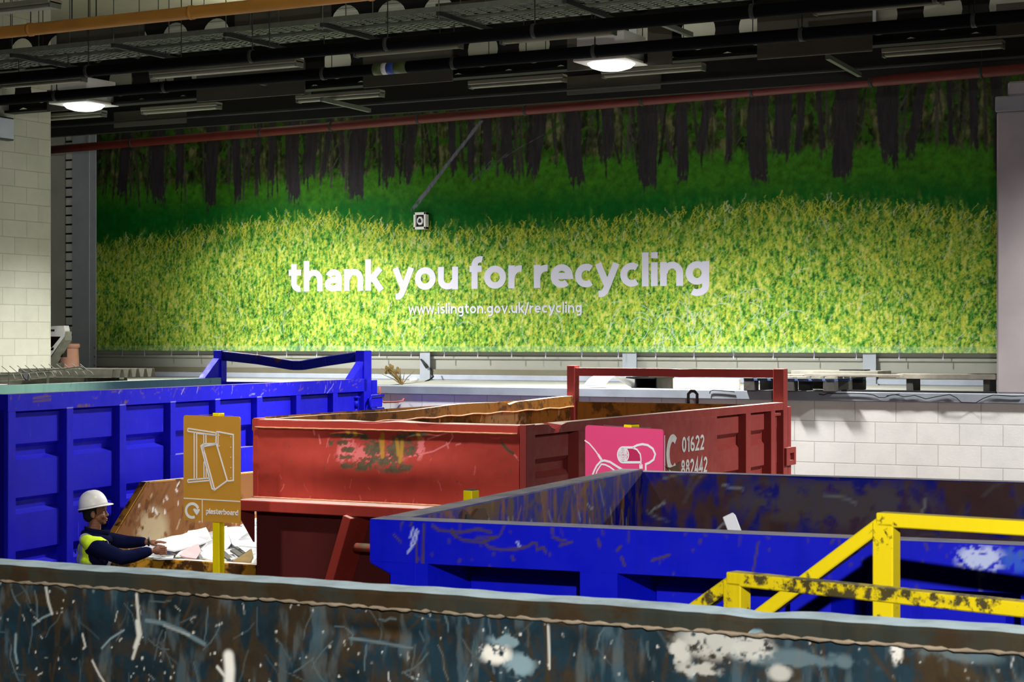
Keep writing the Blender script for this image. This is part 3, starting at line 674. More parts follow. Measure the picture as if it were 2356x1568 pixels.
GL = {      # glyph: (width, strokes); x height 1, ascender and figures 1.42
 'n': (.935, [[(.135,0),(.135,1)], _arc(.49,.53,.31,.335,180,0)+[(.80,0)]]), 'h': (.935, [[(.135,0),(.135,1.42)], _arc(.49,.53,.31,.335,180,0)+[(.80,0)]]),
 'u': (.935, [[(.135,1)]+_arc(.45,.42,.315,.285,180,360), [(.80,1),(.80,0)]]), 'r': (.62, [[(.135,0),(.135,1)], _arc(.53,.42,.39,.44,180,80)]),
 'o': (.98, [_arc(.49,.5,.35,.365,0,360)]), 'c': (.80, [_arc(.48,.5,.345,.365,52,308)]), 'e': (.94, [[(.13,.5),(.81,.5)]+_arc(.47,.5,.335,.365,4,312)]),
 'a': (.86, [_arc(.44,.60,.28,.265,158,0)+[(.72,0)], [(.72,.54),(.5,.52)]+_arc(.42,.315,.285,.19,80,280)+[(.6,.16),(.72,.28)]]),
 't': (.68, [[(.30,1.28)]+_arc(.56,.38,.26,.25,180,285), [(.03,.88),(.66,.88)]]), 'k': (.86, [[(.135,0),(.135,1.42)], [(.24,.46),(.72,1)], [(.36,.6),(.78,0)]]),
 'y': (.92, [[(.08,1),(.48,.04)], [(.86,1),(.48,.04),(.38,-.18),(.27,-.28),(.10,-.29)]]), 'f': (.58, [_arc(.51,1.06,.25,.235,68,180)+[(.26,0)], [(.02,.88),(.58,.88)]]),
 'l': (.27, [[(.135,0),(.135,1.42)]]), 'i': (.27, [[(.135,0),(.135,1)], [(.135,1.17),(.135,1.42)]]), 'I': (.27, [[(.135,0),(.135,1.42)]]),
 'g': (.93, [_arc(.45,.52,.315,.345,0,360), [(.79,1),(.79,-.02)]+_arc(.46,-.02,.33,.27,0,-128)]), 'w': (1.24, [[(.06,1),(.33,.05),(.62,.93),(.91,.05),(1.18,1)]]),
 's': (.74, [[(.65,.85),(.45,.885),(.22,.83),(.17,.7),(.3,.57),(.52,.46),(.63,.31),(.55,.16),(.35,.11),(.1,.16)]]), 'v': (.88, [[(.08,1),(.44,.06),(.8,1)]]),
 '.': (.27, [[(.135,0),(.135,.26)]]), '/': (.5, [[(.02,-.25),(.48,1.42)]]), 'p': (.97, [[(.135,1),(.135,-.42)], _arc(.48,.5,.345,.365,0,360)]),
 'b': (.97, [[(.135,0),(.135,1.42)], _arc(.48,.5,.345,.365,0,360)]), 'd': (.97, [[(.835,0),(.835,1.42)], _arc(.49,.5,.345,.365,0,360)]),
 '0': (.9, [_arc(.45,.71,.31,.575,0,360)]), '1': (.6, [[(.4,0),(.4,1.42)], [(.1,1.1),(.4,1.3)]]), '2': (.9, [_arc(.43,.98,.3,.31,165,-35)+[(.14,.13),(.8,.13)]]),
 '4': (.92, [[(.62,0),(.62,1.36),(.1,.42),(.86,.42)]]), '6': (.92, [_arc(.46,.42,.31,.3,0,360), [(.15,.42),(.17,.8),(.3,1.12),(.64,1.29)]]), '8': (.9, [_arc(.45,1.04,.25,.25,0,360), _arc(.45,.42,.31,.3,0,360)]),
 'C': (1.0, [_arc(.56,.71,.42,.58,50,310)]), ' ': (.36, [])}
def text_mesh(body, name, mat, x0, x1, zb, za, O, ex, ey, nrm, parent, w=.27, ext=.003, gap=.11, warp=None):
    """painted lettering fitted between x0 and x1 along ex, base line zb, ascender height za"""
    m = MB(); x = 0
    for ch in body:
        wd, st = GL[ch]
        for p in st: m.ribbon([(x+q[0], q[1]) for q in p], w, (0,0,0), (1,0,0), (0,1,0), (0,0,1), closed=(len(p) > 8 and math.dist(p[0], p[-1]) < .01))
        x += wd+(gap if ch != ' ' else .04)
    xs = [v[0] for v in m.v]; a, b = min(xs), max(xs)
    O, ex, ey, nrm = (Vector(q) for q in (O, ex, ey, nrm)); V = []
    for v in m.v:
        p = O+ex*(x0+(v[0]-a)/(b-a)*(x1-x0))+ey*(zb+v[1]/1.42*(za-zb))+nrm*(ext*v[2])
        if warp: p = warp(p)
        V.append(tuple(p))
    m.v = V
    return m.build(name, mat, parent)
def bxat(x): return atY(x, 650, YB)[0]
LYB = YB-.004
def onfold(p):
    i = min(NX-1, max(0, int((p.x-bxl)/(bxr-bxl)*(NX-1)))); j = min(NZ-1, max(0, int((p.z-bzb)/(bzt-bzb)*(NZ-1))))
    return Vector((p.x, p.y+fold[j, i], p.z))
o = text_mesh('thank you for recycling', 'large_lettering', M['letter'], bxat(665), bxat(1632), EYE+.729, EYE+1.182, (0, LYB, 0), (1,0,0), (0,0,1), (0,-1,0), banner, .28, warp=onfold)
o['label'] = 'large pale lettering reading thank you for recycling'
o = text_mesh('www.islington.gov.uk/recycling', 'small_lettering', M['letter'], bxat(940), bxat(1338), EYE+.386, EYE+.537, (0, LYB, 0), (1,0,0), (0,0,1), (0,-1,0), banner, .22, warp=onfold)
o['label'] = 'small pale web address under the large lettering'
M['tie'] = plain('cable_tie', rgb(206,206,226), .4, 0, .05, 4)
ties = [285, 336, 398, 460, 528, 595, 663, 732, 803, 876, 949, 1025, 1102, 1180, 1258, 1341, 1425, 1511, 1599, 1690, 1781, 1875, 1972, 2070, 2171]
tie0 = None
for q, x in enumerate(ties):
    X = bxat(x)
    m = MB(); m.bar((0, 0, .03), (.004, 0, -.085), .012, .006); m.bar((.006, 0, .03), (-.004, 0, -.07), .008, .006)
    o = m.build('cable_tie', M['tie'], banner); o.location = (X, YB-.04, bzb)
# small square fitting showing through the banner
q = atY(970, 508, YB-.06)
t = thing('wall_fitting', 'small square white-framed fitting with a black centre on the banner', 'fitting', tuple(q))
m = MB()
for a, b, c, d in ((-.1, .1, .085, .12), (-.1, .1, -.12, -.085), (-.1, -.07, -.12, .12), (.07, .1, -.12, .12)): m.box(a, b, -.06, .03, c, d)
m.build('frame', M['plaster'], t, bevel=.004)
MB().box(-.07, .07, -.02, .02, -.085, .085).build('backing', M['black'], t)
MB().prism([(.048*math.cos(a)*1.0, .062*math.sin(a)) for a in [PI/8+k*PI/4 for k in range(8)]], (0, -.02, 0), (1,0,0), (0,0,1), (0,-.03,0)).build('octagon_plate', M['plaster'], t)
MB().prism([(.026*math.cos(a), .034*math.sin(a)) for a in [PI/2+k*2*PI/3+d for k in range(3) for d in (-.35, .35)]], (0, -.05, 0), (1,0,0), (0,0,1), (0,-.012,0)).build('dark_centre', M['black'], t)
# wire and cables around the foot of the columns
def cable(pts, r, mat, name, label): return tag(MB().tube(pts, r, 6).build(name, mat, smooth=True), label, 'cable')
P_ = lambda x, y, Y: atY(x, y, Y)
cable([P_(874, 889, 18.98), P_(874, 905, 18.98), P_(874, 918, 18.98), P_(878, 922, 18.98), P_(884, 925, 18.98), P_(912, 924, 18.98), P_(926, 922, 18.98), P_(929, 917, 19.02)], .012, M['cable_red'], 'power_cable', 'dull red cable clipped to the block wall right of the blue container')
cable([P_(990, 846, 22.3), P_(994, 860, 22.28), P_(997, 866, 22.28), P_(990, 872, 22.2), P_(975, 879, 21.5), P_(930, 884, 20.2), P_(878, 888, 19.1)], .012, M['black'], 'power_cable', 'dark cable trailing over the ledge from the grey column')
cable([P_(968, 826, 22.40), P_(980, 838, 22.40), P_(984, 845, 22.40), P_(981, 846, 22.40), P_(977, 840, 22.40), P_(969, 826, 22.40)], .012, M['steel_dark'], 'wire_loop', 'short grey cable loop hooked on the steel column')
def wire(pts, label): cable(pts, .004, M['galv'], 'tension_wire', label)
# ------------------------------------------------------------------ roll-off containers
def frustum_x(m, xb, xt, y0, y1, z0, z1, by, bz):    # pressed panel standing out from x = xb to x = xt, with sloping edges
    m.add([(xb,y0,z0),(xb,y1,z0),(xb,y1,z1),(xb,y0,z1),(xt,y0+by,z0+bz),(xt,y1-by,z0+bz),(xt,y1-by,z1-bz),(xt,y0+by,z1-bz)],
          [(4,5,6,7),(0,1,5,4),(1,2,6,5),(2,3,7,6),(3,0,4,7)])
def frustum_y(m, yb, yt, x0, x1, z0, z1, bx_, bz_):
    m.add([(x0,yb,z0),(x1,yb,z0),(x1,yb,z1),(x0,yb,z1),(x0+bx_,yt,z0+bz_),(x1-bx_,yt,z0+bz_),(x1-bx_,yt,z1-bz_),(x0+bx_,yt,z1-bz_)],
          [(4,5,6,7),(0,1,5,4),(1,2,6,5),(2,3,7,6),(3,0,4,7)])
# ---- blue container at the left
A_ = atZ(18.5, 907, EYE-.45); aL = 6.7; WL = 2.1; HL = EYE-.45
FL_ = Frame(A_[0]-WL*math.cos(math.radians(aL)), A_[1]-WL*math.sin(math.radians(aL)), aL)
LB = fthing('roll_off_container', 'tall blue roll-off container with a sagging hoop bar at the left', 'container', FL_)
yl = lambda x, y=950: FL_.hit(x, y, 0, WL)[1]
LL = yl(855)
MB().box(.06, WL-.12, .06, LL-.08, .18, .24).build('floor_plate', M['blue'], LB)
m = MB(); 
for q in (.35, WL-.5): m.box(q, q+.12, 0, LL, 0, .18)
m.build('skid_rails', M['blue'], LB)
MB().box(.04, WL-.04, 0, .06, .18, HL-.13).build('front_wall', M['blue'], LB)
MB().box(.06, WL-.12, LL-.1, LL-.05, .2, HL-.05).build('rear_door', M['blue'], LB, bevel=.004)
MB().box(.02, .07, .06, LL-.1, .2, HL-.02).build('far_side_wall', M['blue_inner'], LB)
# near long side
ribs = [(19, 36.7), (154, 169.6), (275.8, 291.4), (392.6, 405), (496, 507.4), (592, 604.8), (682.6, 693.4), (767, 777.5), (838, 855)]
ribs = [(yl(a), yl(b)) for a, b in ribs]
zr = FL_.hit(36, 946, 0, WL)[2]
m = MB(); m.box(WL-.135, WL-.11, .05, LL-.05, .18, HL-.02)
zd = [FL_.hit(80, y, 0, WL-.05)[2] for y in (1036, 1158, 1279)]; dz = zd[0]-zd[1]
levels = [zr+.05]+zd; z = zd[-1]
while z-dz > .2: z -= dz; levels.append(z)
yplate = ribs[3][0]; zplate = FL_.hit(560, 1029, 0, WL)[2]
for i in range(len(ribs)-1):
    ya, yb = ribs[i][1], ribs[i+1][0]
    for a, b in zip(levels[:-1], levels[1:]):
        if i >= 3 and b < zplate-.1: continue
        frustum_x(m, WL-.11, WL-.052, ya-.03, yb+.0, b+.035, a-.035, .045, .035)
m.build('side_panel', M['blue'], LB)
for i, (a, b) in enumerate(ribs[1:-1]):
    MB().box(WL-.115, WL-.002, a, b, zplate if i >= 2 else .18, zr).build('rib', M['blue'], LB, bevel=.004)
MB().box(WL-.115, WL-.003, ribs[3][1]-.1, LL-.16, .18, zplate).build('lower_side_plate', M['blue'], LB, bevel=.004)
MB().box(WL-.115, WL, 0, ribs[0][1], .18, zr).build('corner_post', M['blue'], LB, bevel=.004)
MB().box(WL-.115, WL, ribs[-1][0], LL, .18, HL+.335).build('corner_post', M['blue'], LB, bevel=.004)
pt = Paint(0, LL-.13, zr, HL-.004, .012)
r_ = np.random.default_rng(5)
pt.scratches(26, 0, .02, .12, .005, .2, .6, (.4, .9), 4); pt.scratches(9, 2, .04, .2, .003, .9, .5, (.25, .5), 6); pt.spots(30, 0, .004, .012, (.5, 1), 9)
for q in range(45): s0 = r_.uniform(0, LL); pt.line([(s0, HL), (s0+r_.normal(0, .01), HL-r_.uniform(.005, .03))], .005, 0, .8)
for s0 in [q[0] for q in ribs[1:6]]: pt.line([(s0, zr+.004), (s0+.09, zr+.005)], .004, 2, 1)
for s0, t0 in ((.35, .05), (.35, .02)): pt.line([(s0, HL-t0-.02), (s0+.25, HL-t0-.01)], .01, 0, .9)
pt.blob(1.1, zr+.015, .16, .02, 0, 1, 3, .02, .6); pt.blob(1.75, zr+.03, .08, .014, 0, 1, 4, .02, .6)
m = MB(); m.box(WL-.115, WL-.001, 0, LL-.12, zr, HL); b0 = pt.skin(m, lambda s, t, d: np.stack([np.full_like(s, WL), s, t], -1))
o = m.build('top_rail', M['blue_wear'], LB); set_wear(o, b0, pt.C); o['label'] = 'scratched top rail of the near long side'
MB().box(0, .11, 0, LL-.12, HL-.13, HL).build('top_rail', M['blue_inner'], LB, bevel=.004)
MB().box(.11, WL-.115, 0, .1, HL-.13, HL).build('top_rail', M['blue'], LB, bevel=.004)
MB().box(0, .11, 0, .11, .18, HL-.13).build('corner_post', M['blue'], LB); 
MB().box(0, .115, LL-.13, LL, .18, HL+.335).build('corner_post', M['blue'], LB, bevel=.004)
# the hoop above the rear end, bar bent down in the middle
zt_ = HL+.335
def bent(xf, dip): return (xf, LL-.065, zt_-.065-dip)
m = MB()
pts = [bent(.10, .0), bent(.62, .05), bent(1.08, .115), bent(1.2, .115), bent(1.55, .06), bent(WL-.10, .0)]
for a, b in zip(pts[:-1], pts[1:]): m.bar(a, b, .10, .115)
m.build('hoop_bar', M['blue2_in'], LB, bevel=.008); 
for xb in (.005, WL-.11):
    m = MB(); m.hexa([(xb, LL-.5, HL), (xb+.1, LL-.5, HL), (xb+.1, LL-.36, HL), (xb, LL-.36, HL)],
                     [(xb, LL-.16, zt_-.1), (xb+.1, LL-.16, zt_-.1), (xb+.1, LL-.12, zt_-.1), (xb, LL-.12, zt_-.1)])
    m.build('hoop_brace', M['blue'], LB, bevel=.006)
    MB().prism([(LL-.36, HL), (LL-.13, HL), (LL-.13, zt_-.1)], (xb+.07, 0, 0), (0,1,0), (0,0,1), (.02, 0, 0)).build('gusset_plate', M['blue'], LB)
# rear door gear: hinge plate, lever and latch loop
ya = yl(861); 
MB().box(WL-.09, WL-.005, LL+.03, LL+.17, .2, HL-.02).build('door_edge', M['blue'], LB, bevel=.006)
zl0, zl1 = FL_.hit(850, 937, 0, WL)[2], FL_.hit(850, 914, 0, WL)[2]
MB().box(WL-.05, WL+.05, LL-.12, LL+.2, zl0, zl1).build('latch_box', M['blue'], LB, bevel=.008)
MB().tube([(WL+.06, LL+.2, zl1+.02), (WL+.06, LL-.12, zl1+.02), (WL+.06, LL-.18, zl1-.02), (WL+.06, LL-.18, zl0+.02), (WL+.06, LL-.12, zl0-.02), (WL+.06, LL+.2, zl0-.02)], .016, 8).build('latch_loop', M['blue2'], LB, smooth=True)
yy = yl(828)
m = MB(); m.tube([(WL-.06, yy, zl0-.5), (WL-.06, yy, zl1-.01)], .03, 10); m.tube([(WL-.06, yy, zl1), (WL-.06, yy, zl1+.02)], .06, 10); m.tube([(WL-.06, yy, zl1-.11), (WL-.06, yy, zl1-.03)], .045, 10)
m.build('ratchet_rod', M['blue2'], LB, smooth=True)
# drawbar end sticking out at the near end of the container
m = MB(); m.bar((WL-.3, -.02, 1.85), (WL-.3, -.35, 1.85), .1, .5); m.build('hook_frame', M['blue'], LB, bevel=.01)

# ---- red container
aR = .8; WR = 2.48; LR = 6.0; HR = EYE-.633
FR_ = Frame(-8.83, 12.08, aR)
RB = fthing('roll_off_container', 'red roll-off container with a rust-scarred dented front and a square hoop', 'container', FR_)
yr = lambda x, y=1000: FR_.hit(x, y, 0, WR)[1]
zld = 1.885
MB().box(.06, WR-.1, .06, LR-.06, .2, .26).build('floor_plate', M['red_in'], RB)
m = MB()
for q in (.5, WR-.62): m.box(q, q+.12, 0, LR, 0, .2)
m.build('skid_rails', M['red'], RB)
# front wall: painted, dented sheet
PF = lambda x, y: FR_.hit(x, y, 1, 0.0)[[0, 2]]
pt = Paint(0.0, WR-.06, zld, HR, .0065)
cxm, czm = PF(885, 1035)
def blobpx(x, y, rx, ry, ch, k, seed, cm=.03, th=.5):
    a = PF(x, y); b = PF(x+rx, y+ry); pt.blob(a[0], a[1], abs(b[0]-a[0]), abs(b[1]-a[1]), ch, k, seed, cm, th)
def linepx(pts, w, ch, k=1.0): pt.line([tuple(PF(*q)) for q in pts], w, ch, k)
for (x, y, rx, ry, ch, k, sd) in ((795, 1001, 44, 9, 0, 1, 2), (830, 1006, 16, 12, 0, 1, 21), (945, 1000, 46, 10, 0, 1, 3), (915, 1010, 24, 14, 0, 1, 22), (855, 1030, 26, 30, 0, 1, 1), (905, 1034, 34, 34, 0, 1, 14), (880, 1060, 60, 16, 0, 1, 5), (840, 1072, 36, 14, 0, 1, 4), (905, 1078, 34, 12, 0, 1, 15), (800, 1070, 18, 9, 0, 1, 6), (936, 1074, 24, 11, 0, 1, 7), (800, 1034, 18, 8, 0, 1, 8), (796, 1050, 22, 7, 0, 1, 16), (786, 1018, 16, 8, 0, 1, 17), (940, 1030, 16, 26, 0, 1, 18), (796, 1036, 24, 34, 1, .75, 12), (828, 1045, 18, 26, 1, .6, 9), (964, 1030, 12, 30, 1, .8, 10), (880, 1052, 60, 16, 1, .5, 11), (760, 1018, 8, 8, 0, 1, 13)):
    blobpx(x, y, rx, ry, ch, k, sd, .022)
for x0, y0, x1, y1 in ((806, 976, 812, 1000), (950, 980, 960, 1010), (868, 1010, 880, 1050), (872, 1000, 876, 1040), (905, 1012, 915, 1045), (918, 1015, 922, 1060), (790, 985, 796, 994)): linepx([(x0, y0), (x1, y1)], .03, 2, .85)
for ptsx in (([(718, 983), (722, 1000)]), ([(731, 1000), (736, 1020)]), ([(1035, 990), (1040, 1005), (1030, 1020), (995, 1038), (940, 1050)]), ([(1025, 1018), (1030, 1030)]), ([(980, 1010), (1035, 992)]), ([(1048, 1023), (1058, 1020)])): linepx(ptsx, .008, 1, .8)
linepx([(1155, 1019), (1168, 1034), (1180, 1042)], .02, 0); linepx([(1180, 1042), (1190, 1052)], .007, 1)
pt.scratches(40, 1, .02, .1, .004, -PI/2, .3, (.2, .6), 22); pt.spots(26, 0, .004, .012, (.5, 1), 23)
pt.C[..., 1] = np.where(pt.C[..., 0] > .3, 0, pt.C[..., 1])
u_ = (pt.S-cxm)/.62; v_ = (pt.T-(HR-.02))/.38
pt.dis = .045*np.exp(-u_**2*1.2)*np.exp(-np.clip(-v_, 0, 5)**2*1.0)+.02*np.exp(-((pt.S-cxm)/.35)**2-((pt.T-czm)/.18)**2)+.012*(pt.noise(.25, 31, 3)-.5)-.065*np.exp(-((pt.S-1.15)/.8)**2-((pt.T-(zld+.27))/.15)**2)
m = MB(); m.box(.0, WR-.06, .11, .13, zld, HR-.06)
b0 = pt.skin(m, lambda s, t, d: np.stack([s, d, t], -1))
o = m.build('front_wall', M['red'], RB); set_wear(o, b0, pt.C); o['label'] = 'bright red front sheet with a dent and rust scar'
m = MB(); N = 60          # front lip, pushed in above the dent
for i in range(N):
    s0, s1 = .05+(WR-.12)*i/N, .05+(WR-.12)*(i+1)/N
    d = lambda s: .05*math.exp(-((s-cxm)/.55)**2)+.008*math.sin(s*9)*math.exp(-((s-cxm)/.7)**2)
    e = lambda s: .008*math.exp(-((s-cxm)/.5)**2)*math.sin((s-cxm)*11+.4)
    m.hexa([(s0, -.012+d(s0), HR-.06), (s1, -.012+d(s1), HR-.06), (s1, .10+d(s1), HR-.06), (s0, .10+d(s0), HR-.06)],
           [(s0, -.006+d(s0), HR+e(s0)-.004), (s1, -.006+d(s1), HR+e(s1)-.004), (s1, .10+d(s1), HR+.004+e(s1)), (s0, .10+d(s0), HR+.004+e(s0))])
m.build('front_lip', M['red'], RB)
m = MB(); m.tube([(.03+(WR-.1)*q/50, -.014+.05*math.exp(-(((.03+(WR-.1)*q/50)-cxm)/.55)**2)-.004, HR-.062+.001*math.sin(q*2.3)) for q in range(51)], .007, 6)
m.build('weld_bead', M['weld'], RB, smooth=True)
m = MB(); m.tube([(.0+WR*q/40*.98, -.008, zld+.006+.001*math.sin(q*3)) for q in range(41)], .008, 6); m.build('weld_bead', M['weld'], RB, smooth=True)
MB().box(0, .05, -.005, .12, zld, HR+.01).build('corner_post', M['red'], RB, bevel=.004)
MB().box(WR-.055, WR+.003, -.008, .14, .2, HR+.006).build('corner_post', M['maroon'], RB, bevel=.004)
# ledge, recess and lifting frame below the front sheet
MB().box(0, WR, -.24, .12, zld-.085, zld-.0).build('front_ledge', M['red'], RB, bevel=.006)
MB().prism([(-.24, zld-.085), (.0, zld-.085), (.0, zld-.36)], (.0, 0, 0), (0,1,0), (0,0,1), (.015, 0, 0)).build('ledge_gusset', M['maroon'], RB)
MB().box(0.02, WR-.06, .02, .05, .2, zld-.09).build('lower_front_wall', M['maroon_shaded'], RB)
lf = lambda x, y, d: tuple(FR_.hit(x, y, 1, d))
a, b = lf(822, 1185, -.14), lf(775, 1350, -.14); dv = np.array(b)-np.array(a); b = tuple(np.array(a)+dv*1.9)
MB().bar(a, b, .075, .30, (0, 1, 0)).build('lifting_frame_leg', M['red'], RB, bevel=.004)
a2 = tuple(np.array(a)+np.array([.62, 0, 0])); b2 = tuple(np.array(b)+np.array([.9, 0, 0]))
MB().bar(a2, b2, .075, .30, (0, 1, 0)).build('lifting_frame_leg', M['red'], RB, bevel=.004)
c0 = lf(818, 1258, -.2); c1 = (c0[0]+.55, c0[1], c0[2])
MB().tube([c0, c1], .034, 12).build('hook_bar', M['hook'], RB, smooth=True)
# right hand long side
zrr = FR_.hit(1345, 989.5, 0, WR)[2]; zrr = (zrr+FR_.hit(1802, 941.6, 0, WR)[2])/2
y0b, y1b = yr(1228), yr(1802)
plates = (yr(1346), yr(1651)); rr = [(yr(1331.5), yr(1346)), (yr(1717), yr(1728)), (yr(1775), yr(1784))]
m = MB(); m.box(WR-.12, WR-.1, .1, LR-.06, .2, HR-.05)
zg = FR_.hit(1290, 1070, 0, WR-.05)[2]; zg2 = FR_.hit(1690, 1013, 0, WR-.05)[2]
for (ya, yb, zz) in ((.13, rr[0][0], zg), (plates[1], rr[1][0], zg2), (rr[1][1], rr[2][0], zg2), (rr[2][1], LR-.12, zg2)):
    lv = [zrr+.05, zz]; 
    while lv[-1]-.36 > .2: lv.append(lv[-1]-.36)
    for q, w in zip(lv[:-1], lv[1:]): frustum_x(m, WR-.1, WR-.045, ya-.02, yb-.05, w+.03, q-.03, .05, .045)
m.build('side_panel', M['maroon'], RB)
sp = MB().box(WR-.1, WR-.004, plates[0]+.0, plates[1], .2, zrr).build('side_plate', M['maroon'], RB, bevel=.003)
for a, b in rr: MB().box(WR-.1, WR-.001, a, b, .2, zrr).build('rib', M['maroon'], RB, bevel=.004)
m = MB(); N = 70          # top rail, dinged near the front corner
for i in range(N):
    s0, s1 = .14+(LR-.28)*i/N, .14+(LR-.28)*(i+1)/N
    g = lambda s: -.05*math.exp(-((s-yr(1283, 975))/.10)**2)
    bow = lambda s: -.012*math.sin(PI*s/LR)
    m.hexa([(WR-.1, s0, zrr), (WR+bow(s0), s0, zrr), (WR+bow(s1), s1, zrr), (WR-.1, s1, zrr)],
           [(WR-.1, s0, HR), (WR+bow(s0)+g(s0)*.5, s0, HR+g(s0)), (WR+bow(s1)+g(s1)*.5, s1, HR+g(s1)), (WR-.1, s1, HR)])
m.build('top_rail', M['maroon'], RB)
o = text_mesh('01622', 'painted_number', M['white_paint'], yr(1569, 1020), yr(1620, 1020), FR_.hit(1594, 1037.5, 0, WR)[2], FR_.hit(1594, 1001.5, 0, WR)[2], (WR-.002, 0, 0), (0,1,0), (0,0,1), (1,0,0), sp, .24)
o = text_mesh('882442', 'painted_number', M['white_paint'], yr(1567, 1068), yr(1627, 1068), FR_.hit(1596, 1092, 0, WR)[2], FR_.hit(1596, 1053.5, 0, WR)[2], (WR-.002, 0, 0), (0,1,0), (0,0,1), (1,0,0), sp, .24)
for ch, xa_, xb2 in (('I', 1516, 1530), ('C', 1533, 1557)):
    o = text_mesh(ch, 'painted_letter', M['white_paint'], yr(xa_, 1040), yr(xb2, 1040), FR_.hit(1545, 1088, 0, WR)[2], FR_.hit(1545, 999, 0, WR)[2], (WR-.002, 0, 0), (0,1,0), (0,0,1), (1,0,0), sp, .28)
q = FR_.hit(1548, 1073, 0, WR)
MB().prism([(-.14, .05), (-.05, .02), (.05, .035), (.12, .07), (.11, -.04), (.02, -.07), (-.03, -.02)], (WR-.002, q[1], q[2]-.02), (0,1.4,0), (0,0,.8), (.004, 0, 0)).build('rust_scab', M['rust_brown'], sp)
# left long side, seen from inside
pt = Paint(.1, LR-.12, 1.5, HR+.02, .02)
pt.blob(2.9, HR-.22, .9, .16, 0, .9, 3, .08); pt.blob(1.6, HR-.2, .4, .14, 0, .7, 5, .06); pt.scratches(60, 2, .05, .3, .008, -PI/2, .3, (.3, .8), 8); pt.blob(4.3, HR-.2, .5, .2, 2, .6, 7, .05)
m = MB(); m.box(.0, .04, .1, LR-.1, .2, HR); b0 = pt.skin(m, lambda s, t, d: np.stack([np.full_like(s, .043), s, t], -1))
o = m.build('far_side_wall', M['red_in'], RB); set_wear(o, b0, pt.C); o['label'] = 'brown inner face of the left long side'
m = MB(); N = 60
for i in range(N):
    s0, s1 = .0+(LR-.1)*i/N, .0+(LR-.1)*(i+1)/N; e = lambda s: HR+.035*(s/LR)**2+.012*math.sin(s*2.3)*math.sin(PI*s/LR)-.03*math.exp(-((s-4.35)/.08)**2)
    w = lambda s: .012*math.sin(s*3.1)
    m.hexa([(-.01, s0, HR-.09), (.09+w(s0), s0, HR-.09), (.09+w(s1), s1, HR-.09), (-.01, s1, HR-.09)], [(-.01, s0, e(s0)), (.085+w(s0), s0, e(s0)), (.085+w(s1), s1, e(s1)), (-.01, s1, e(s1))])
m.build('top_rail', M['red_in'], RB)
m = MB(); m.tube([(.096+.012*math.sin(LR*q/50*3.1), .15+(LR-.3)*q/50, HR-.085+.006*math.sin(q*1.3)) for q in range(51)], .007, 6); m.build('weld_bead', M['weld'], RB, smooth=True)
# rear door and hoop
MB().box(.1, WR-.1, LR-.07, LR-.01, .22, HR-.03).build('rear_door', M['red_in'], RB)
MB().tube([(WR*.56, LR-.04, HR-.04), (WR*.56, LR-.04, HR+.07), (WR*.56+.03, LR-.04, HR+.10), (WR*.56+.07, LR-.04, HR+.10), (WR*.56+.1, LR-.04, HR+.07), (WR*.56+.1, LR-.04, HR-.04)], .017, 8).build('lifting_eye', M['steel_dark'], RB, smooth=True)
zh = HR+.345
MB().box(.0, .09, LR-.13, LR, .2, zh+.02).build('hoop_post', M['maroon'], RB, bevel=.005)
MB().box(WR-.115, WR, LR-.13, LR, .2, zh).build('hoop_post', M['maroon'], RB, bevel=.005)
m = MB(); N = 24
for i in range(N):
    s0, s1 = .09+(WR-.205)*i/N, .09+(WR-.205)*(i+1)/N; e = lambda s: zh-.006-.006*math.exp(-((s-1.35)/.12)**2)
    m.hexa([(s0, LR-.115, e(s0)-.085), (s1, LR-.115, e(s1)-.085), (s1, LR-.015, e(s1)-.085), (s0, LR-.015, e(s0)-.085)], [(s0, LR-.115, e(s0)), (s1, LR-.115, e(s1)), (s1, LR-.015, e(s1)), (s0, LR-.015, e(s0))])
m.build('hoop_bar', M['maroon'], RB)
zq0, zq1 = FR_.hit(1810, 1070, 0, WR)[2], FR_.hit(1810, 1029, 0, WR)[2]
MB().box(WR-.08, WR-.01, LR+.04, LR+.14, .2, HR-.05).build('door_edge', M['maroon'], RB, bevel=.005)
m = MB(); ya, yb = LR-.12, LR+.18
for (a, b, c, d) in ((ya, ya+.11, zq0, zq1), (yb-.06, yb, zq0, zq1), (ya+.11, yb-.06, zq0, zq0+.05), (ya+.11, yb-.06, zq1-.06, zq1)): m.box(WR-.02, WR+.03, a, b, c, d)
m.build('latch_plate', M['maroon'], RB, bevel=.003)
m = MB(); m.tube([(WR-.07, yr(1794), 1.0), (WR-.07, yr(1794), FR_.hit(1794, 962, 0, WR)[2])], .032, 10); m.box(WR-.1, WR-.02, yr(1786), yr(1801), FR_.hit(1794, 956, 0, WR)[2], FR_.hit(1794, 950, 0, WR)[2])
m.build('hinge_pin', M['maroon'], RB, smooth=False)

# ---- royal blue container at the right
A_ = atZ(851, 1193, EYE-.56); aB = 6.0; LBW = 6.4; LBD = 2.56; HB = EYE-.56
FB_ = Frame(A_[0], A_[1], aB)
BB = fthing('roll_off_container', 'royal blue open container with scraped grey rims at the right', 'container', FB_)
xb = lambda x, y=1250: FB_.hit(x, y, 1, 0)[0]; zb_ = lambda x, y: FB_.hit(x, y, 1, 0)[2]
MB().box(.05, LBW, .05, LBD-.05, .2, .26).build('floor_plate', M['blue2_in'], BB)
m = MB()
for q in (.6, LBD-.72): m.box(0, LBW, q, q+.12, 0, .2)
m.build('skid_rails', M['blue2'], BB)
zband = zb_(979, 1296)
pt = Paint(.0, 4.4, zband, HB-.003, .006)
PB = lambda x, y: FB_.hit(x, y, 1, 0)[[0, 2]]
def lb(pts, w, ch, k=1.0): pt.line([tuple(PB(*q)) for q in pts], w*.7, ch, k)
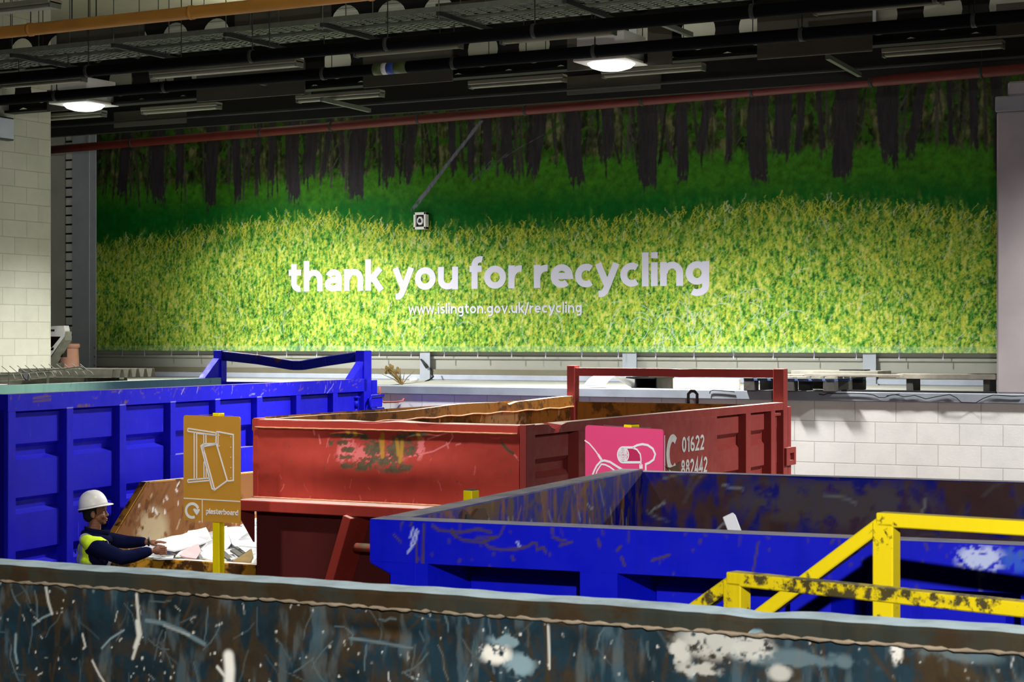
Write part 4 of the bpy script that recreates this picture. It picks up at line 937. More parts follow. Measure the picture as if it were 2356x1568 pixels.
for ptsx, w in (([(995, 1208), (1010, 1219), (1060, 1224), (1100, 1216), (1130, 1224)], .008), ([(1040, 1226), (1065, 1242), (1110, 1246), (1145, 1234)], .007), ([(1095, 1236), (1120, 1236), (1145, 1233)], .005),
                ([(1112, 1244), (1125, 1258), (1150, 1264), (1190, 1262), (1215, 1256), (1225, 1248), (1235, 1250), (1236, 1264), (1250, 1258), (1256, 1270)], .007), ([(1040, 1216), (1048, 1236)], .005),
                ([(1272, 1234), (1290, 1242), (1300, 1242)], .008), ([(1288, 1254), (1315, 1246)], .006), ([(1376, 1240), (1380, 1256)], .008), ([(1420, 1266), (1428, 1256)], .007), ([(1430, 1282), (1437, 1300)], .006), ([(1500, 1288), (1540, 1276)], .006), ([(905, 1228), (922, 1246)], .004), ([(975, 1206), (972, 1330)], .008), ([(958, 1250), (960, 1330)], .004), ([(1182, 1288), (1178, 1280)], .007), ([(1745, 1245), (1730, 1330)], .004)):
    lb(ptsx, w, 0, .95)
for ptsx in (([(958, 1218), (950, 1240), (945, 1255)]), ([(950, 1215), (944, 1235)]), ([(961, 1222), (955, 1248), (938, 1270)]), ([(1190, 1246), (1195, 1256)])): lb(ptsx, .004, 2, .6)
a = PB(2255, 1285); pt.blob(a[0], a[1], .07, .045, 2, .75, 3, .012, .52); a = PB(2340, 1285); pt.blob(a[0], a[1], .05, .04, 1, .5, 4, .012); lb([(2250, 1300), (2262, 1420)], .008, 2, .18)
for q in range(60):
    r2 = np.random.default_rng(q); s0 = r2.uniform(.1, 4.3); pt.line([(s0, HB), (s0+r2.normal(0, .006), HB-r2.uniform(.005, .04))], .005, 0, r2.uniform(.3, .9))
pt.spots(60, 0, .0025, .007, (.4, .9), 11)
m = MB(); m.box(0, LBW, .002, .1, zband, HB); b0 = pt.skin(m, lambda s, t, d: np.stack([s, np.zeros_like(s), t], -1))
o = m.build('top_rail', M['blue2'], BB); set_wear(o, b0, pt.C); o['label'] = 'scribbled and scraped front top rail'
MB().box(.0, .1, .1, LBD-.1, HB-.13, HB).build('top_rail', M['blue2_in'], BB, bevel=.006)
MB().box(0, LBW, LBD-.1, LBD, HB-.13, HB-.012).build('top_rail', M['blue2_in'], BB, bevel=.006)
# corner plate with a chamfered lower edge
cp = [tuple(PB(*q)) for q in ((851, 1294), (897, 1320))]
MB().prism([(0, zband+.0), (0, cp[0][1]), (cp[1][0], cp[1][1]), (cp[1][0], .2), (.16, .2), (.16, zband+.0)], (0, -.001, 0), (1,0,0), (0,0,1), (0, .09, 0)).build('corner_plate', M['blue2'], BB, bevel=.003)
rb_ = [(0.0, xb(984, 1320)), (xb(1334, 1340), xb(1420, 1340)), (xb(1818, 1400), xb(1912, 1400))]
pit = rb_[2][0]-rb_[1][0]
while rb_[-1][1] < LBW-1.0: rb_.append((rb_[-1][0]+pit, rb_[-1][1]+pit))
for a, b in rb_[1:]:
    MB().hexa([(a, 0.001, .2), (b, 0.001, .2), (b+.06, .25, .2), (a-.01, .25, .2)], [(a, 0.001, zband), (b, 0.001, zband), (b+.06, .25, zband), (a-.01, .25, zband)]).build('rib', M['blue2'], BB)
MB().hexa([(.12, .001, .2), (rb_[0][1], .001, .2), (rb_[0][1]+.06, .25, .2), (.12, .25, .2)], [(.12, .001, zband), (rb_[0][1], .001, zband), (rb_[0][1]+.06, .25, zband), (.12, .25, zband)]).build('rib', M['blue2'], BB)
m = MB(); m.box(.1, LBW, .248, .268, .2, HB-.14); m.box(.1, LBW, .1, .25, zband+.002, zband+.012)
for i in range(len(rb_)-1): 
    frustum_y(m, .25, .2, rb_[i][1]+.03, rb_[i+1][0]-.035, .5, zband-.03, .03, .03)
m.build('front_panel', M['blue2'], BB)
# inner faces
pt = Paint(.1, LBD-.1, 1.6, HB-.004, .010)
pt.C[..., 0] = .9*sstep(.5, .62, .6*pt.noise(.12, 35, 5, .35, 2.6)+.4*pt.noise(.03, 36, 4)); pt.C[..., 1] = .35*sstep(.55, .66, pt.noise(.1, 37, 5, .3, 3.0))
pt.scratches(180, 0, .05, .35, .012, -PI/2, .25, (.3, 1), 31); pt.scratches(60, 1, .05, .3, .01, -PI/2, .3, (.4, 1), 32); pt.scratches(70, 2, .03, .15, .004, -1.2, .6, (.3, .8), 33)
hq = FB_.hit(1078, 1165, 0, .1); pt.blob(hq[1]+.1, hq[2], .22, .1, 0, 1, 34, .05, .45)
m = MB(); m.box(.02, .095, .1, LBD-.1, .2, HB-.06); b0 = pt.skin(m, lambda s, t, d: np.stack([np.full_like(s, .1025), s, t], -1))
o = m.build('end_wall', M['blue2_end'], BB); set_wear(o, b0, pt.C); o['label'] = 'rust-streaked inner face of the left end'
hq = FB_.hit(1083, 1172, 0, .105); hq[2] = min(hq[2]+.03, HB-.07)
MB().prism([(-.06, .06), (0, .03), (.05, .055), (.11, .05), (.14, .02), (.1, -.03), (.02, -.02), (.01, -.07), (-.05, -.06), (-.075, 0)], (.1, hq[1], hq[2]), (0,1,0), (0,0,1), (.012, 0, 0)).build('torn_patch', M['rust_brown'], BB)
MB().prism([(-.055, .045), (-.01, .03), (.03, .02), (.01, -.01), (.0, -.055), (-.05, -.055), (-.07, 0)], (.112, hq[1], hq[2]), (0,1,0), (0,0,1), (.003, 0, 0)).build('torn_hole', M['black'], BB)
pt = Paint(.1, 4.6, 1.5, HB-.014, .011)
nn_ = .55*pt.noise(.28, 44, 6, 1, 1.2)+.45*pt.noise(.06, 45, 5, .6, 1.8)
pt.C[..., 0] = .92*sstep(.50, .62, nn_+.10*sstep(HB-.4, HB, pt.T)); pt.C[..., 1] = .30*sstep(.58, .72, pt.noise(.12, 46, 5, .5, 1.8))
dn = FB_.hit(1930, 1095, 1, LBD)[0]
pt.scratches(260, 0, .05, .5, .02, -PI/2, .5, (.2, .9), 41); pt.scratches(160, 1, .03, .25, .01, .4, .9, (.2, .7), 42); pt.scratches(60, 2, .03, .2, .004, .1, .5, (.3, .9), 43)
for q in range(9): pt.blob(1.2+q*.42, HB-.25-.1*(q % 3), .35, .2, 0, .8, 50+q, .1, .5)
pt.blob(dn, HB-.12, .5, .12, 1, .9, 61, .06, .45); pt.blob(1.85, HB-.45, .12, .3, 1, .7, 62, .05, .45)
m = MB(); m.box(.05, LBW, LBD-.095, LBD-.02, .2, HB-.05)
b0 = pt.skin(m, lambda s, t, d: np.stack([s, np.full_like(s, LBD-.1025), np.where(t > HB-.05, t-.012*np.exp(-((s-dn)/.16)**2), t)], -1))
o = m.build('rear_wall', M['blue2_in'], BB); set_wear(o, b0, pt.C); o['label'] = 'rust-mottled inner face of the far long side'
MB().box(LBW-.05, LBW, .1, LBD-.1, .2, HB).build('end_wall', M['blue2_in'], BB)
wp0 = FB_.hit(1692, 1225, 1, 1.1); wp1 = FB_.hit(1677, 1186, 1, 1.13); dv = wp1-wp0
lo = FB_.wor(wp0-dv*18); hi = FB_.wor(wp1)
tag(MB().bar(lo, hi, .03, .042, (1, 0, 0)).build('plastic_trunking', M['white_plastic'], bevel=.003), 'white square plastic length poking out of the royal blue container', 'trunking')

# ---- weathered container in the foreground (its far wall, seen from inside)
aG = 2.57; HG = EYE-.58; A_ = atZ(0, 1284, HG); LGW, LGD = 6.0, 2.45
ca_, sa_ = math.cos(math.radians(aG)), math.sin(math.radians(aG))
FG_ = Frame(A_[0]-1.2*ca_+LGD*sa_, A_[1]-1.2*sa_-LGD*ca_, aG)
GB = fthing('roll_off_container', 'weathered dark blue-green container filling the foreground, splashed with white', 'container', FG_)
MB().box(0, LGW, 0, LGD, 0, .2).build('floor_plate', M['green'], GB)
MB().box(0, LGW, 0, .09, .2, HG).build('near_wall', M['green'], GB)
MB().box(0, .09, .09, LGD-.1, .2, HG).build('end_wall', M['green'], GB)
MB().box(LGW-.09, LGW, .09, LGD-.1, .2, HG).build('end_wall', M['green'], GB)
RD = .115; yi = LGD-RD      # inner edge of the rim
PG = lambda x, y: FG_.hit(x, y, 1, yi)[[0, 2]]
pt = Paint(1.0, 4.3, HG-.34, HG-.02, .0035)
def lg(pts, w, ch, k=1.0): pt.line([tuple(PG(*q)) for q in pts], w, ch, k)
def bg_(x, y, rx, ry, ch, k, sd, cm=.02, th=.5):
    a = PG(x, y); b = PG(x+rx, y+ry); pt.blob(a[0], a[1], abs(b[0]-a[0]), abs(b[1]-a[1]), ch, k, sd, cm, th)
nA = pt.noise(.10, 71, 5, 1.0, 1.0); nB = pt.noise(.05, 72, 5, .5, 2.2)
pt.C[..., 0] = np.maximum(pt.C[..., 0], .75*sstep(.5, .66, .5*nA+.5*nB))
pt.scratches(420, 0, .02, .14, .006, -PI/2, .35, (.2, .8), 73); pt.scratches(160, 1, .02, .10, .0022, -PI/2+.2, .7, (.08, .32), 74); pt.spots(300, 2, .001, .003, (.2, .9), 75); pt.scratches(50, 2, .006, .03, .001, -PI/2, .6, (.2, .6), 76)
pt.C[..., 1] = np.maximum(pt.C[..., 1],   .16*sstep(.56, .74, pt.noise(.06, 78, 5, .5, 2)))
for ptsx, w, ch, k in (([(98, 1306), (98, 1345), (104, 1385), (112, 1412)], .006, 2, .55), ([(112, 1412), (90, 1422), (70, 1438)], .003, 1, .7), ([(30, 1460), (29, 1500), (33, 1525)], .005, 1, .8), ([(308, 1368), (312, 1420), (318, 1460), (300, 1515)], .006, 2, .6), ([(310, 1430), (314, 1465), (306, 1490)], .010, 2, .7), ([(207, 1520), (225, 1555), (236, 1572)], .003, 2, .7), ([(228, 1492), (248, 1470), (280, 1450)], .003, 1, .8),
                       ([(330, 1428), (370, 1435), (410, 1450), (440, 1468), (465, 1482)], .009, 1, .5), ([(370, 1440), (430, 1462)], .004, 2, .25), ([(183, 1460), (190, 1488)], .004, 2, .6), ([(1249, 1430), (1252, 1480), (1254, 1568)], .006, 0, .9), ([(1257, 1440), (1259, 1540)], .003, 2, .7), ([(520, 1510), (523, 1540), (521, 1580)], .026, 2, 1), ([(495, 1535), (512, 1556)], .006, 2, .8), ([(1000, 1400), (1005, 1480), (1025, 1568)], .008, 0, .7), ([(795, 1470), (940, 1492)], .004, 1, .35)):
    lg(ptsx, w, ch, k)
for (x, y, rx, ry, ch, k, sd, cm) in ((860, 1460, 80, 20, 0, .95, 1, .04), (1135, 1505, 40, 30, 2, .95, 2, .018), (1160, 1475, 46, 22, 1, .8, 3, .02), (1190, 1530, 40, 34, 1, .9, 4, .02), (1640, 1480, 100, 50, 2, .5, 5, .015), (1720, 1490, 60, 40, 2, .55, 6, .012), (1700, 1455, 90, 18, 1, .8, 7, .03), (1560, 1500, 30, 40, 2, .6, 8, .02), (2060, 1495, 16, 40, 2, .8, 9, .012), (2050, 1462, 24, 14, 2, .7, 10, .01), (1850, 1520, 160, 40, 1, .35, 12, .05), (2200, 1500, 120, 40, 1, .3, 13, .05), (400, 1500, 200, 50, 0, .5, 14, .06), (720, 1530, 80, 40, 0, .6, 15, .05), (100, 1380, 80, 24, 0, .8, 16, .04), (1600, 1540, 60, 30, 2, .5, 17, .02), (1790, 1550, 30, 24, 2, .5, 18, .02)):
    bg_(x, y, rx, ry, ch, k, sd, cm)
pt.dis = .012*(pt.noise(.16, 77, 3)-.5)
dx_ = PG(1735, 1420)[0]
m = MB(); m.box(0, LGW, LGD-.05, LGD-.005, .2, HG-.05)
b0 = pt.skin(m, lambda s, t, d: np.stack([s, yi+.012+d+.02*np.exp(-((s-PG(850, 1460)[0])/.14)**2-((t-PG(850, 1460)[1])/.025)**2), t], -1))
o = m.build('far_wall', M['green'], GB); set_wear(o, b0, pt.C); o['label'] = 'scratched inner face with white splashes'
ptr = Paint(0, 3.4, 0, 1, .006); N = 560
m = MB(); prof_ = lambda s: .012*math.exp(-((s-dx_)/.05)**2)+.004*math.exp(-((s-dx_+.1)/.02)**2)
wob = lambda s: .0009*math.sin(s*9)+.0006*math.sin(s*31+1)
zl = HG-.040
for i in range(N):
    s0, s1 = LGW*i/N, LGW*(i+1)/N; q = lambda s: (yi+wob(s)+prof_(s), HG+wob(s*1.7)-prof_(s)*.7)
    (a0, h0), (a1, h1) = q(s0), q(s1); bv_ = .008
    P0 = [(s0, a0+.004, zl), (s0, a0, h0-bv_), (s0, a0+bv_, h0), (s0, LGD, h0-.0), (s0, LGD, zl)]; P1 = [(s1, a1+.004, zl), (s1, a1, h1-bv_), (s1, a1+bv_, h1), (s1, LGD, h1), (s1, LGD, zl)]
    m.add(P0+P1, [(0, 5, 6, 1), (1, 6, 7, 2), (2, 7, 8, 3), (3, 8, 9, 4), (4, 9, 5, 0)])
M['green_rim'] = paintmetal('weathered_rim_paint', rgb(46,50,44), rgb(52,40,25), .5, .8, .5, .45, dust=rgb(208,230,238), dustk=1.0, base2=rgb(60,50,34))
m.build('top_rail', M['green_rim'], GB, smooth=False)
m = MB(); m.tube([(1.0+3.3*q/260, yi+.006, zl+.0012*math.sin(q*1.7)+.001*math.sin(q*.37)) for q in range(261)], [.0042+.0014*math.sin(q*1.3)+.001*math.sin(q*2.9) for q in range(261)], 8)
m.build('weld_bead', M['weld_dirty'], GB, smooth=True)
# ------------------------------------------------------------------ signs on yellow posts
def sign_board(name, label, px, py, d, a, corners, mat, top_px, pw, part_label):
    P = atd(px, py, d); F = Frame(P[0], P[1], a)
    t = fthing(name, label, 'sign', F)
    q = lambda x, y: (lambda h: (h[0], h[2]))(F.hit(x, y, 1, -.012))
    (xa, za), (xb_, zb2) = q(*corners[0]), q(*corners[1])
    r = .02; poly = []
    for (cx_, cz_, s0) in ((xb_-r, za-r, 0), (xa+r, za-r, 90), (xa+r, zb2+r, 180), (xb_-r, zb2+r, 270)):
        poly += [(cx_+r*math.cos(math.radians(s0+k*22.5)), cz_+r*math.sin(math.radians(s0+k*22.5))) for k in range(5)]
    o = MB().prism(poly, (0, -.012, 0), (1,0,0), (0,0,1), (0, .006, 0)).build('sign_panel', mat, t); o['label'] = part_label
    ztop = q(px, top_px)[1]
    x0 = q(px, 1000)[0]
    MB().box(x0-pw/2, x0+pw/2, -.004, pw-.004, 0, ztop).build('post', M['yellow_clean'], t, bevel=.004)
    MB().box(x0-pw/2+.004, x0+pw/2-.004, 0, pw-.008, ztop, ztop+.004).build('post_cap', M['steel_dark'], t)
    zc = za+.01
    for sx in (-1, 1): MB().tube([(x0+sx*pw/2, .0, ztop-.012), (x0+sx*(xb_-xa)*.3, -.006, za+.004)], .0016, 6).build('fixing_wire', M['galv'], t)
    return t, q, F, o
OFS = (0, -.0125, 0)
def print_lines(par, q, lines, name, mat, w, conv):
    m = MB()
    for pts, ww in lines: m.ribbon([q(*conv(*p)) for p in pts], ww*w, OFS, (1,0,0), (0,0,1), (0, -.001, 0))
    return m.build(name, mat, par)
t, q, F, pn = sign_board('recycling_sign', 'brown plasterboard recycling sign on a yellow post', 495, 950, 14.0, -1.3, ((422, 954.5), (553, 1203.5)), M['sign_brown'], 950, .066, 'brown panel')
cv = lambda x, y: (400+x/3.92, 760+y/3.92)
L1 = [([(128,882),(385,922)], 1), ([(125,908),(388,944)], 1), ([(128,880),(125,908)], 1), ([(128,1368),(328,1350)], 1), ([(125,1344),(205,1340)], 1), ([(125,1344),(128,1368)], 1), ([(200,1340),(325,1328)], 1),
      ([(184,916),(184,1342)], 1), ([(206,918),(206,1340)], .9), ([(270,928),(270,1110)], .8), ([(290,930),(290,1020)], 1), ([(272,1180),(272,1336)], .9), ([(292,1240),(292,1334)], .8), ([(210,928),(265,934)], .6), ([(296,936),(380,946)], .6),
      ([(383,912),(400,912),(537,938),(537,1350),(488,1356)], 1.1), ([(383,914),(380,1020)], 1.1), ([(400,915),(398,1060)], .8),
      ([(368,1436),(345,1424),(245,1040),(268,1022),(384,1020),(482,1352),(368,1436),(262,1045),(384,1022)], 1.2)]
print_lines(pn, q, L1, 'frame_drawing', M['white_print'], .0095, cv)
m = MB()
for (x, y) in ((515, 958), (514, 1052), (514, 1142), (515, 1235), (515, 1328), (411, 942), (410, 1040)):
    a = q(*cv(x, y)); m.prism([(a[0]+.004*math.cos(k*PI/3), a[1]+.004*math.sin(k*PI/3)) for k in range(6)], OFS, (1,0,0), (0,0,1), (0, -.001, 0))
m.build('screw_dots', M['white_print'], pn)
cw = lambda x, y: (x/3.408, 860+y/3.408)
print_lines(pn, q, [([(1440,973),(1884,999)], 1), ([(1586,984),(1586,1164)], 1)], 'divider_lines', M['white_print'], .007, cw)
print_lines(pn, q, [([(1507+48*math.cos(math.radians(a)), 1070-54*math.sin(math.radians(a))) for a in range(10, -66-360-1+80, -0+ -12)] if False else [(1507+48*math.cos(math.radians(a)), 1070-54*math.sin(math.radians(a))) for a in range(18, 300, 12)], 2.6)], 'recycling_arrow', M['white_print'], .008, cw)
hp = [q(*cw(x, y)) for x, y in ((1516,1064),(1520,1054),(1530,1054),(1541,1062),(1553,1056),(1564,1060),(1567,1070),(1556,1090),(1544,1106),(1530,1088))]
MB().prism(hp, OFS, (1,0,0), (0,0,1), (0, -.0012, 0)).build('arrow_heart', M['white_print'], pn)
a = q(*cw(1616, 1094)); b = q(*cw(1868, 1108)); c = q(*cw(1740, 1058))
text_mesh('plasterboard', 'plasterboard_lettering', M['white_print'], a[0], b[0], (a[1]+b[1])/2, c[1], OFS, (1,0,0), (0,0,1), (0,-1,0), pn, .27, .001, .06)

t, q, F, pn = sign_board('recycling_sign', 'pink appliance recycling sign showing a hairdryer, on a yellow post', 1440, 982, 9.1, -24.8, ((1346.5, 977), (1526, 1245)), M['sign_pink'], 976.5, .058, 'pink panel')
cv = lambda x, y: (1330+x/7.6, 960+y/7.6)
el = lambda cx_, cy_, rx, ry, a0, a1: [(cx_+rx*math.cos(math.radians(a0+(a1-a0)*k/18)), cy_-ry*math.sin(math.radians(a0+(a1-a0)*k/18))) for k in range(19)]
MB().prism([q(*cv(x, y)) for x, y in ((870,540),(980,540),(1060,590),(1100,690),(1100,770),(870,770),(890,655))], (0, -.0122, 0), (1,0,0), (0,0,1), (0, -.0008, 0)).build('dryer_body_print', M['sign_pinkd'], pn)
L2 = [([(118,398),(200,455),(290,560),(358,655)], .8), ([(355,650),(418,748)], 1.6), ([(200,1300),(250,1020),(285,930),(330,842),(400,765),(460,750),(560,775),(660,840),(760,900),(860,980)], 1.25), ([(300,1100),(330,940),(410,815),(480,825),(560,865),(660,940)], .9),
      ([(960,522)]+[(790,522)]+el(790,652,92,130,90,270)+[(1100,782)], 1.3), (el(790,652,62,112,0,360), .9), (el(790,652,40,76,0,360), .8), (el(790,652,17,38,0,360), .8), ([(790,540),(790,620)], .8), ([(790,690),(790,765)], .8), ([(725,655),(775,655)], .8), ([(805,655),(880,655)], .8),
      (el(800,652,86,118,70,-70), .9), ([(960,530),(1035,560),(1090,640),(1102,720),(1102,782)], .9), ([(960,524),(1040,482),(1130,466),(1220,482),(1310,545),(1352,640),(1325,735),(1250,790),(1186,815),(1186,1100)], 1.25), ([(1102,782),(1102,840)], .9), ([(1076,856),(1132,856)], 2.4)]
print_lines(pn, q, L2, 'appliance_drawing', M['white_print'], .0088, cv)
P = atd(1084, 1127, 10.0)
t = thing('yellow_post', 'short yellow square post top just above the rim of the royal blue container', 'post', (P[0], P[1], 0), -12)
MB().box(-.032, .032, -.032, .032, 0, P[2]).build('post', M['yellow_clean'], t, bevel=.004)
MB().box(-.029, .029, -.029, .029, P[2], P[2]+.004).build('post_cap', M['galv'], t)

# ------------------------------------------------------------------ yellow handrails in front of the royal blue container
def handrail(label, c, d, r_px, low_px, mat, w, LR_, lf=2.2):
    A = atd(c[0], c[1], d); B = atZ(r_px[0], r_px[1], A[2]); a = math.degrees(math.atan2(B[1]-A[1], B[0]-A[0])); F = Frame(A[0], A[1], a)
    t = fthing('handrail', label, 'handrail', F, 'yellow handrails'); zt2 = A[2]
    MB().box(0, LR_, -w/2, w/2, zt2-w*.72, zt2).build('top_rail', mat, t, bevel=.003)
    lo = F.hit(low_px[0], low_px[1], 1, 0); dv = np.array([lo[0], 0, lo[2]-(zt2-w/2)]); e = dv*lf
    MB().bar((w*.3, 0, zt2-w/2), (e[0], 0, zt2-w/2+e[2]), w*.85, w*.72).build('sloping_rail', mat, t, bevel=.003)
    MB().box(-w*.2, w*.95, -w/2, w/2, 0, zt2-w*.5).build('post', mat, t, bevel=.003)
    MB().box(LR_-.1, LR_-.1+w, -w/2, w/2, 0, zt2-w*.5).build('post', mat, t, bevel=.003)
    MB().bar((e[0]+.02, 0, 0), (e[0]+.02, 0, zt2-w/2+e[2]), w, w).build('post', mat, t, bevel=.003)
    MB().box(0, LR_-.05, -w*.35, w*.35, zt2-.6, zt2-.6+w*.7).build('mid_rail', mat, t)
    for xx in (-.02, LR_-.12): MB().box(xx-.03, xx+w+.05, -.07, .07, 0, .01).build('foot_plate', M['steel_dark'], t)
handrail('taller worn yellow handrail whose sloping end crosses the lower rail', (2024, 1177), 4.68, (2356, 1196.5), (1747, 1412), M['yellow'], .049, 2.6)
handrail('lower dirty yellow handrail nearest the weathered foreground container', (1682, 1313), 4.42, (2356, 1382), (1605, 1393), M['yellow_dirty'], .045, .95)

# ------------------------------------------------------------------ rusty skip with plasterboard waste
FK = Frame(-11.0, 12.56, 1.5)
SK = fthing('skip', 'rusty low-fronted skip heaped with broken plasterboard', 'skip', FK)
WK, LK = 2.0, 3.6
zf = FK.hit(450, 1288, 1, 0)[2]
p1 = FK.hit(330, 1110, 0, 0); p2 = FK.hit(578, 1087, 0, 0); p0 = FK.hit(252, 1238, 0, 0)
sl = (p1[2]-p0[2])/(p1[1]-p0[1]); y0_ = .02
zsl = max(.5, p1[2]-sl*(p1[1]-y0_)); zb2 = p1[2]+(p2[2]-p1[2])*(LK-p1[1])/(p2[1]-p1[1])
prof = [(y0_, .25), (y0_, min(zsl, zf)), (p1[1], p1[2]), (LK, zb2), (LK, .25)]
pt = Paint(0.0, LK, .9, zb2+.1, .016)
yy_, zz_ = (lambda h: (h[1], h[2]))(FK.hit(352, 1205, 0, .05))
pt.blob(yy_, zz_-.06, .26, .22, 1, .85, 3, .05, .45); pt.scratches(40, 1, .03, .12, .007, -PI/2, .5, (.3, .9), 81); pt.scratches(26, 2, .02, .07, .011, -PI/2, .7, (.6, 1), 83)
pt.spots(26, 2, .006, .018, (.5, 1), 84); pt.scratches(80, 0, .05, .4, .02, -1.2, .7, (.2, .6), 85); pt.scratches(60, 0, .05, .3, .014, -1.3, .5, (.3, .8), 86)
def inside(s, t):
    top = np.interp(s, [y0_, p1[1], LK], [min(zsl, zf), p1[2], zb2]); return np.minimum(t, top-.006)
m = MB(); m.prism(prof, (0, 0, 0), (0,1,0), (0,0,1), (.04, 0, 0)); b0 = pt.skin(m, lambda s, t, d: np.stack([np.full_like(s, .043), s, inside(s, t)], -1))
o = m.build('side_wall', M['rust_skip'], SK); set_wear(o, b0, pt.C); o['label'] = 'rusty scraped left side'
MB().prism(prof, (WK-.04, 0, 0), (0,1,0), (0,0,1), (.04, 0, 0)).build('side_wall', M['rust_skip'], SK)
for x_ in (-.03, WK-.03):
    m = MB()
    for a, b in ((prof[1], prof[2]), (prof[2], prof[3])): m.bar((x_+.03, a[0], a[1]), (x_+.03, b[0], b[1]), .07, .02)
    m.build('edge_strip', M['ochre_skip'], SK)
MB().box(.04, WK-.04, .0, .04, .25, zf-.1).build('front_wall', M['ochre_skip'], SK)
MB().box(0, WK, -.05, .06, zf-.14, zf).build('front_rim', M['ochre_skip'], SK, bevel=.01)
MB().box(.04, WK-.04, LK-.04, LK, .25, zb2).build('rear_wall', M['rust_skip'], SK)
MB().box(.0, WK, 0, LK, .19, .25).build('floor_plate', M['rust_skip'], SK)
m = MB()
for x_ in (.3, WK-.4): m.box(x_, x_+.1, .05, LK-.05, 0, .19)
m.build('skid_rails', M['ochre_skip'], SK)
# rubble bed inside
nx_, ny_ = 60, 90; hh = vnoise(ny_, nx_, 8, 6, 91, 4)
m = MB(); base = len(m.v)
for j in range(ny_):
    for i in range(nx_):
        u, v = i/(nx_-1), j/(ny_-1); x_ = .05+(WK-.1)*u; y_ = .07+(LK-.12)*v
        m.v.append((x_, y_, zf-.10+.34*min(1, v*2.2)*(.35+.75*u)+.16*(hh[j, i]-.5)))
for j in range(ny_-1):
    for i in range(nx_-1): m.f.append((j*nx_+i, j*nx_+i+1, (j+1)*nx_+i+1, (j+1)*nx_+i)); m.m.append(0)
o = m.build('plaster_rubble', M['plaster_grey'], None); o.location = tuple(FK.o); o.rotation_euler = (0, 0, FK.a)
tag(o, 'loose white plaster rubble filling the rusty skip', 'rubble', None, 'stuff')
def slab(name, pts, mat, label, th=.013, group=None, cat='board'):   # ragged sheet through world points
    P = [Vector(atd(*p)) for p in pts]; n = Vector((0, 0, 0)); c = sum(P, Vector())/len(P)
    for i in range(len(P)): n += (P[i]-c).cross(P[(i+1) % len(P)]-c)
    n.normalize()
    if n.z < 0: n = -n
    P = [p-n*((p-c).dot(n)) for p in P]
    k = len(P); m = MB(); m.add([tuple(p-c) for p in P]+[tuple(p-c-n*th) for p in P], [tuple(range(k)), tuple(range(k, 2*k))[::-1]]+[(i, (i+1) % k, k+(i+1) % k, k+i) for i in range(k)])
    o = m.build(name, mat, None); o.location = c; return tag(o, label, cat, group)
slab('plasterboard_sheet', [(334,1253,15.93),(350,1246,16.0),(362,1240,16.15),(380,1236,16.3),(396,1232.5,16.45),(418,1229,16.6),(430,1226,16.75),(433,1220,16.85),(455,1214,17.0),(470,1210,17.15),(474,1211,17.2),(480,1228,16.95),(487,1243,16.6),(450,1251,16.2),(402,1263,15.80),(385,1262,15.8)], M['plaster'], 'long white plasterboard sheet held by the worker in the white helmet')
slab('plasterboard_piece', [(412,1279,15.85),(430,1256,16.05),(455,1252,16.25),(463,1266,16.1),(452,1283,15.9),(430,1281,15.85)], M['plaster_pink'], 'pink-faced plasterboard piece beneath the held white sheet')
slab('plasterboard_piece', [(404,1278,15.8),(420,1262,16.0),(428,1258,16.05),(416,1280,15.85)], M['plaster'], 'narrow white plasterboard strip at the left edge of the pink piece', group=None)
slab('plasterboard_piece', [(505,1212,17.3),(522,1208,17.5),(527,1224,17.2),(540,1240,16.9),(520,1262,16.3),(500,1266,16.2)], M['plaster_grey'], 'pale grey plasterboard slab just right of the brown sign post')
slab('plasterboard_piece', [(524,1224,17.2),(548,1214,17.4),(584,1200,17.5),(590,1255,16.6),(560,1264,16.2),(534,1252,16.6)], M['plaster'], 'large white plasterboard slab against the red container')
slab('plasterboard_piece', [(552,1208,17.5),(570,1198,17.6),(590,1190,17.7),(590,1206,17.5),(565,1214,17.4)], M['plaster_grey'], 'topmost crumpled plasterboard piece beside the red container')
slab('plasterboard_piece', [(462,1270,15.95),(478,1258,16.2),(490,1258,16.3),(490,1285,15.85),(466,1284,15.85)], M['plaster'], 'cream plasterboard piece behind the foot of the brown sign post')
slab('plasterboard_piece', [(500,1262,16.25),(530,1266,16.2),(545,1282,15.85),(520,1288,15.75),(500,1286,15.75)], M['plaster'], 'white plasterboard piece under the grey laths')
slab('plasterboard_piece', [(340,1281,15.72),(352,1274,15.85),(378,1272,15.9),(400,1276,15.85),(398,1283,15.7),(365,1284,15.68)], M['plaster_grey'], 'grey plasterboard scrap on the skip rim under the worker\'s arm')
slab('brown_board', [(533,1291,15.6),(579,1262,16.0),(583,1278,15.75),(574,1293,15.55)], M['board_brown'], 'triangular brown board scrap at the right corner of the skip', .02)
for i, (x0_, y0p, x1_, y1p, d_) in enumerate(((506, 1262, 533, 1285, 15.85), (511, 1273, 527, 1287, 15.75), (533, 1266, 552, 1279, 15.85), (538, 1264, 556, 1276, 15.9), (543, 1258, 562, 1272, 16.0))):
    a = atd(x0_, y0p, d_+.15); b = atd(x1_, y1p, d_)
    tag(MB().bar(a, b, .03, .014).build('lath', M['lath_grey']), ('longest grey lath, against the brown sign post', 'short grey lath under the longest one', 'leftmost of three short laths above the brown scrap', 'middle of three short laths above the brown scrap', 'rightmost of three short laths above the brown scrap')[i], 'lath', 'grey laths in the skip')
r3 = np.random.default_rng(12)
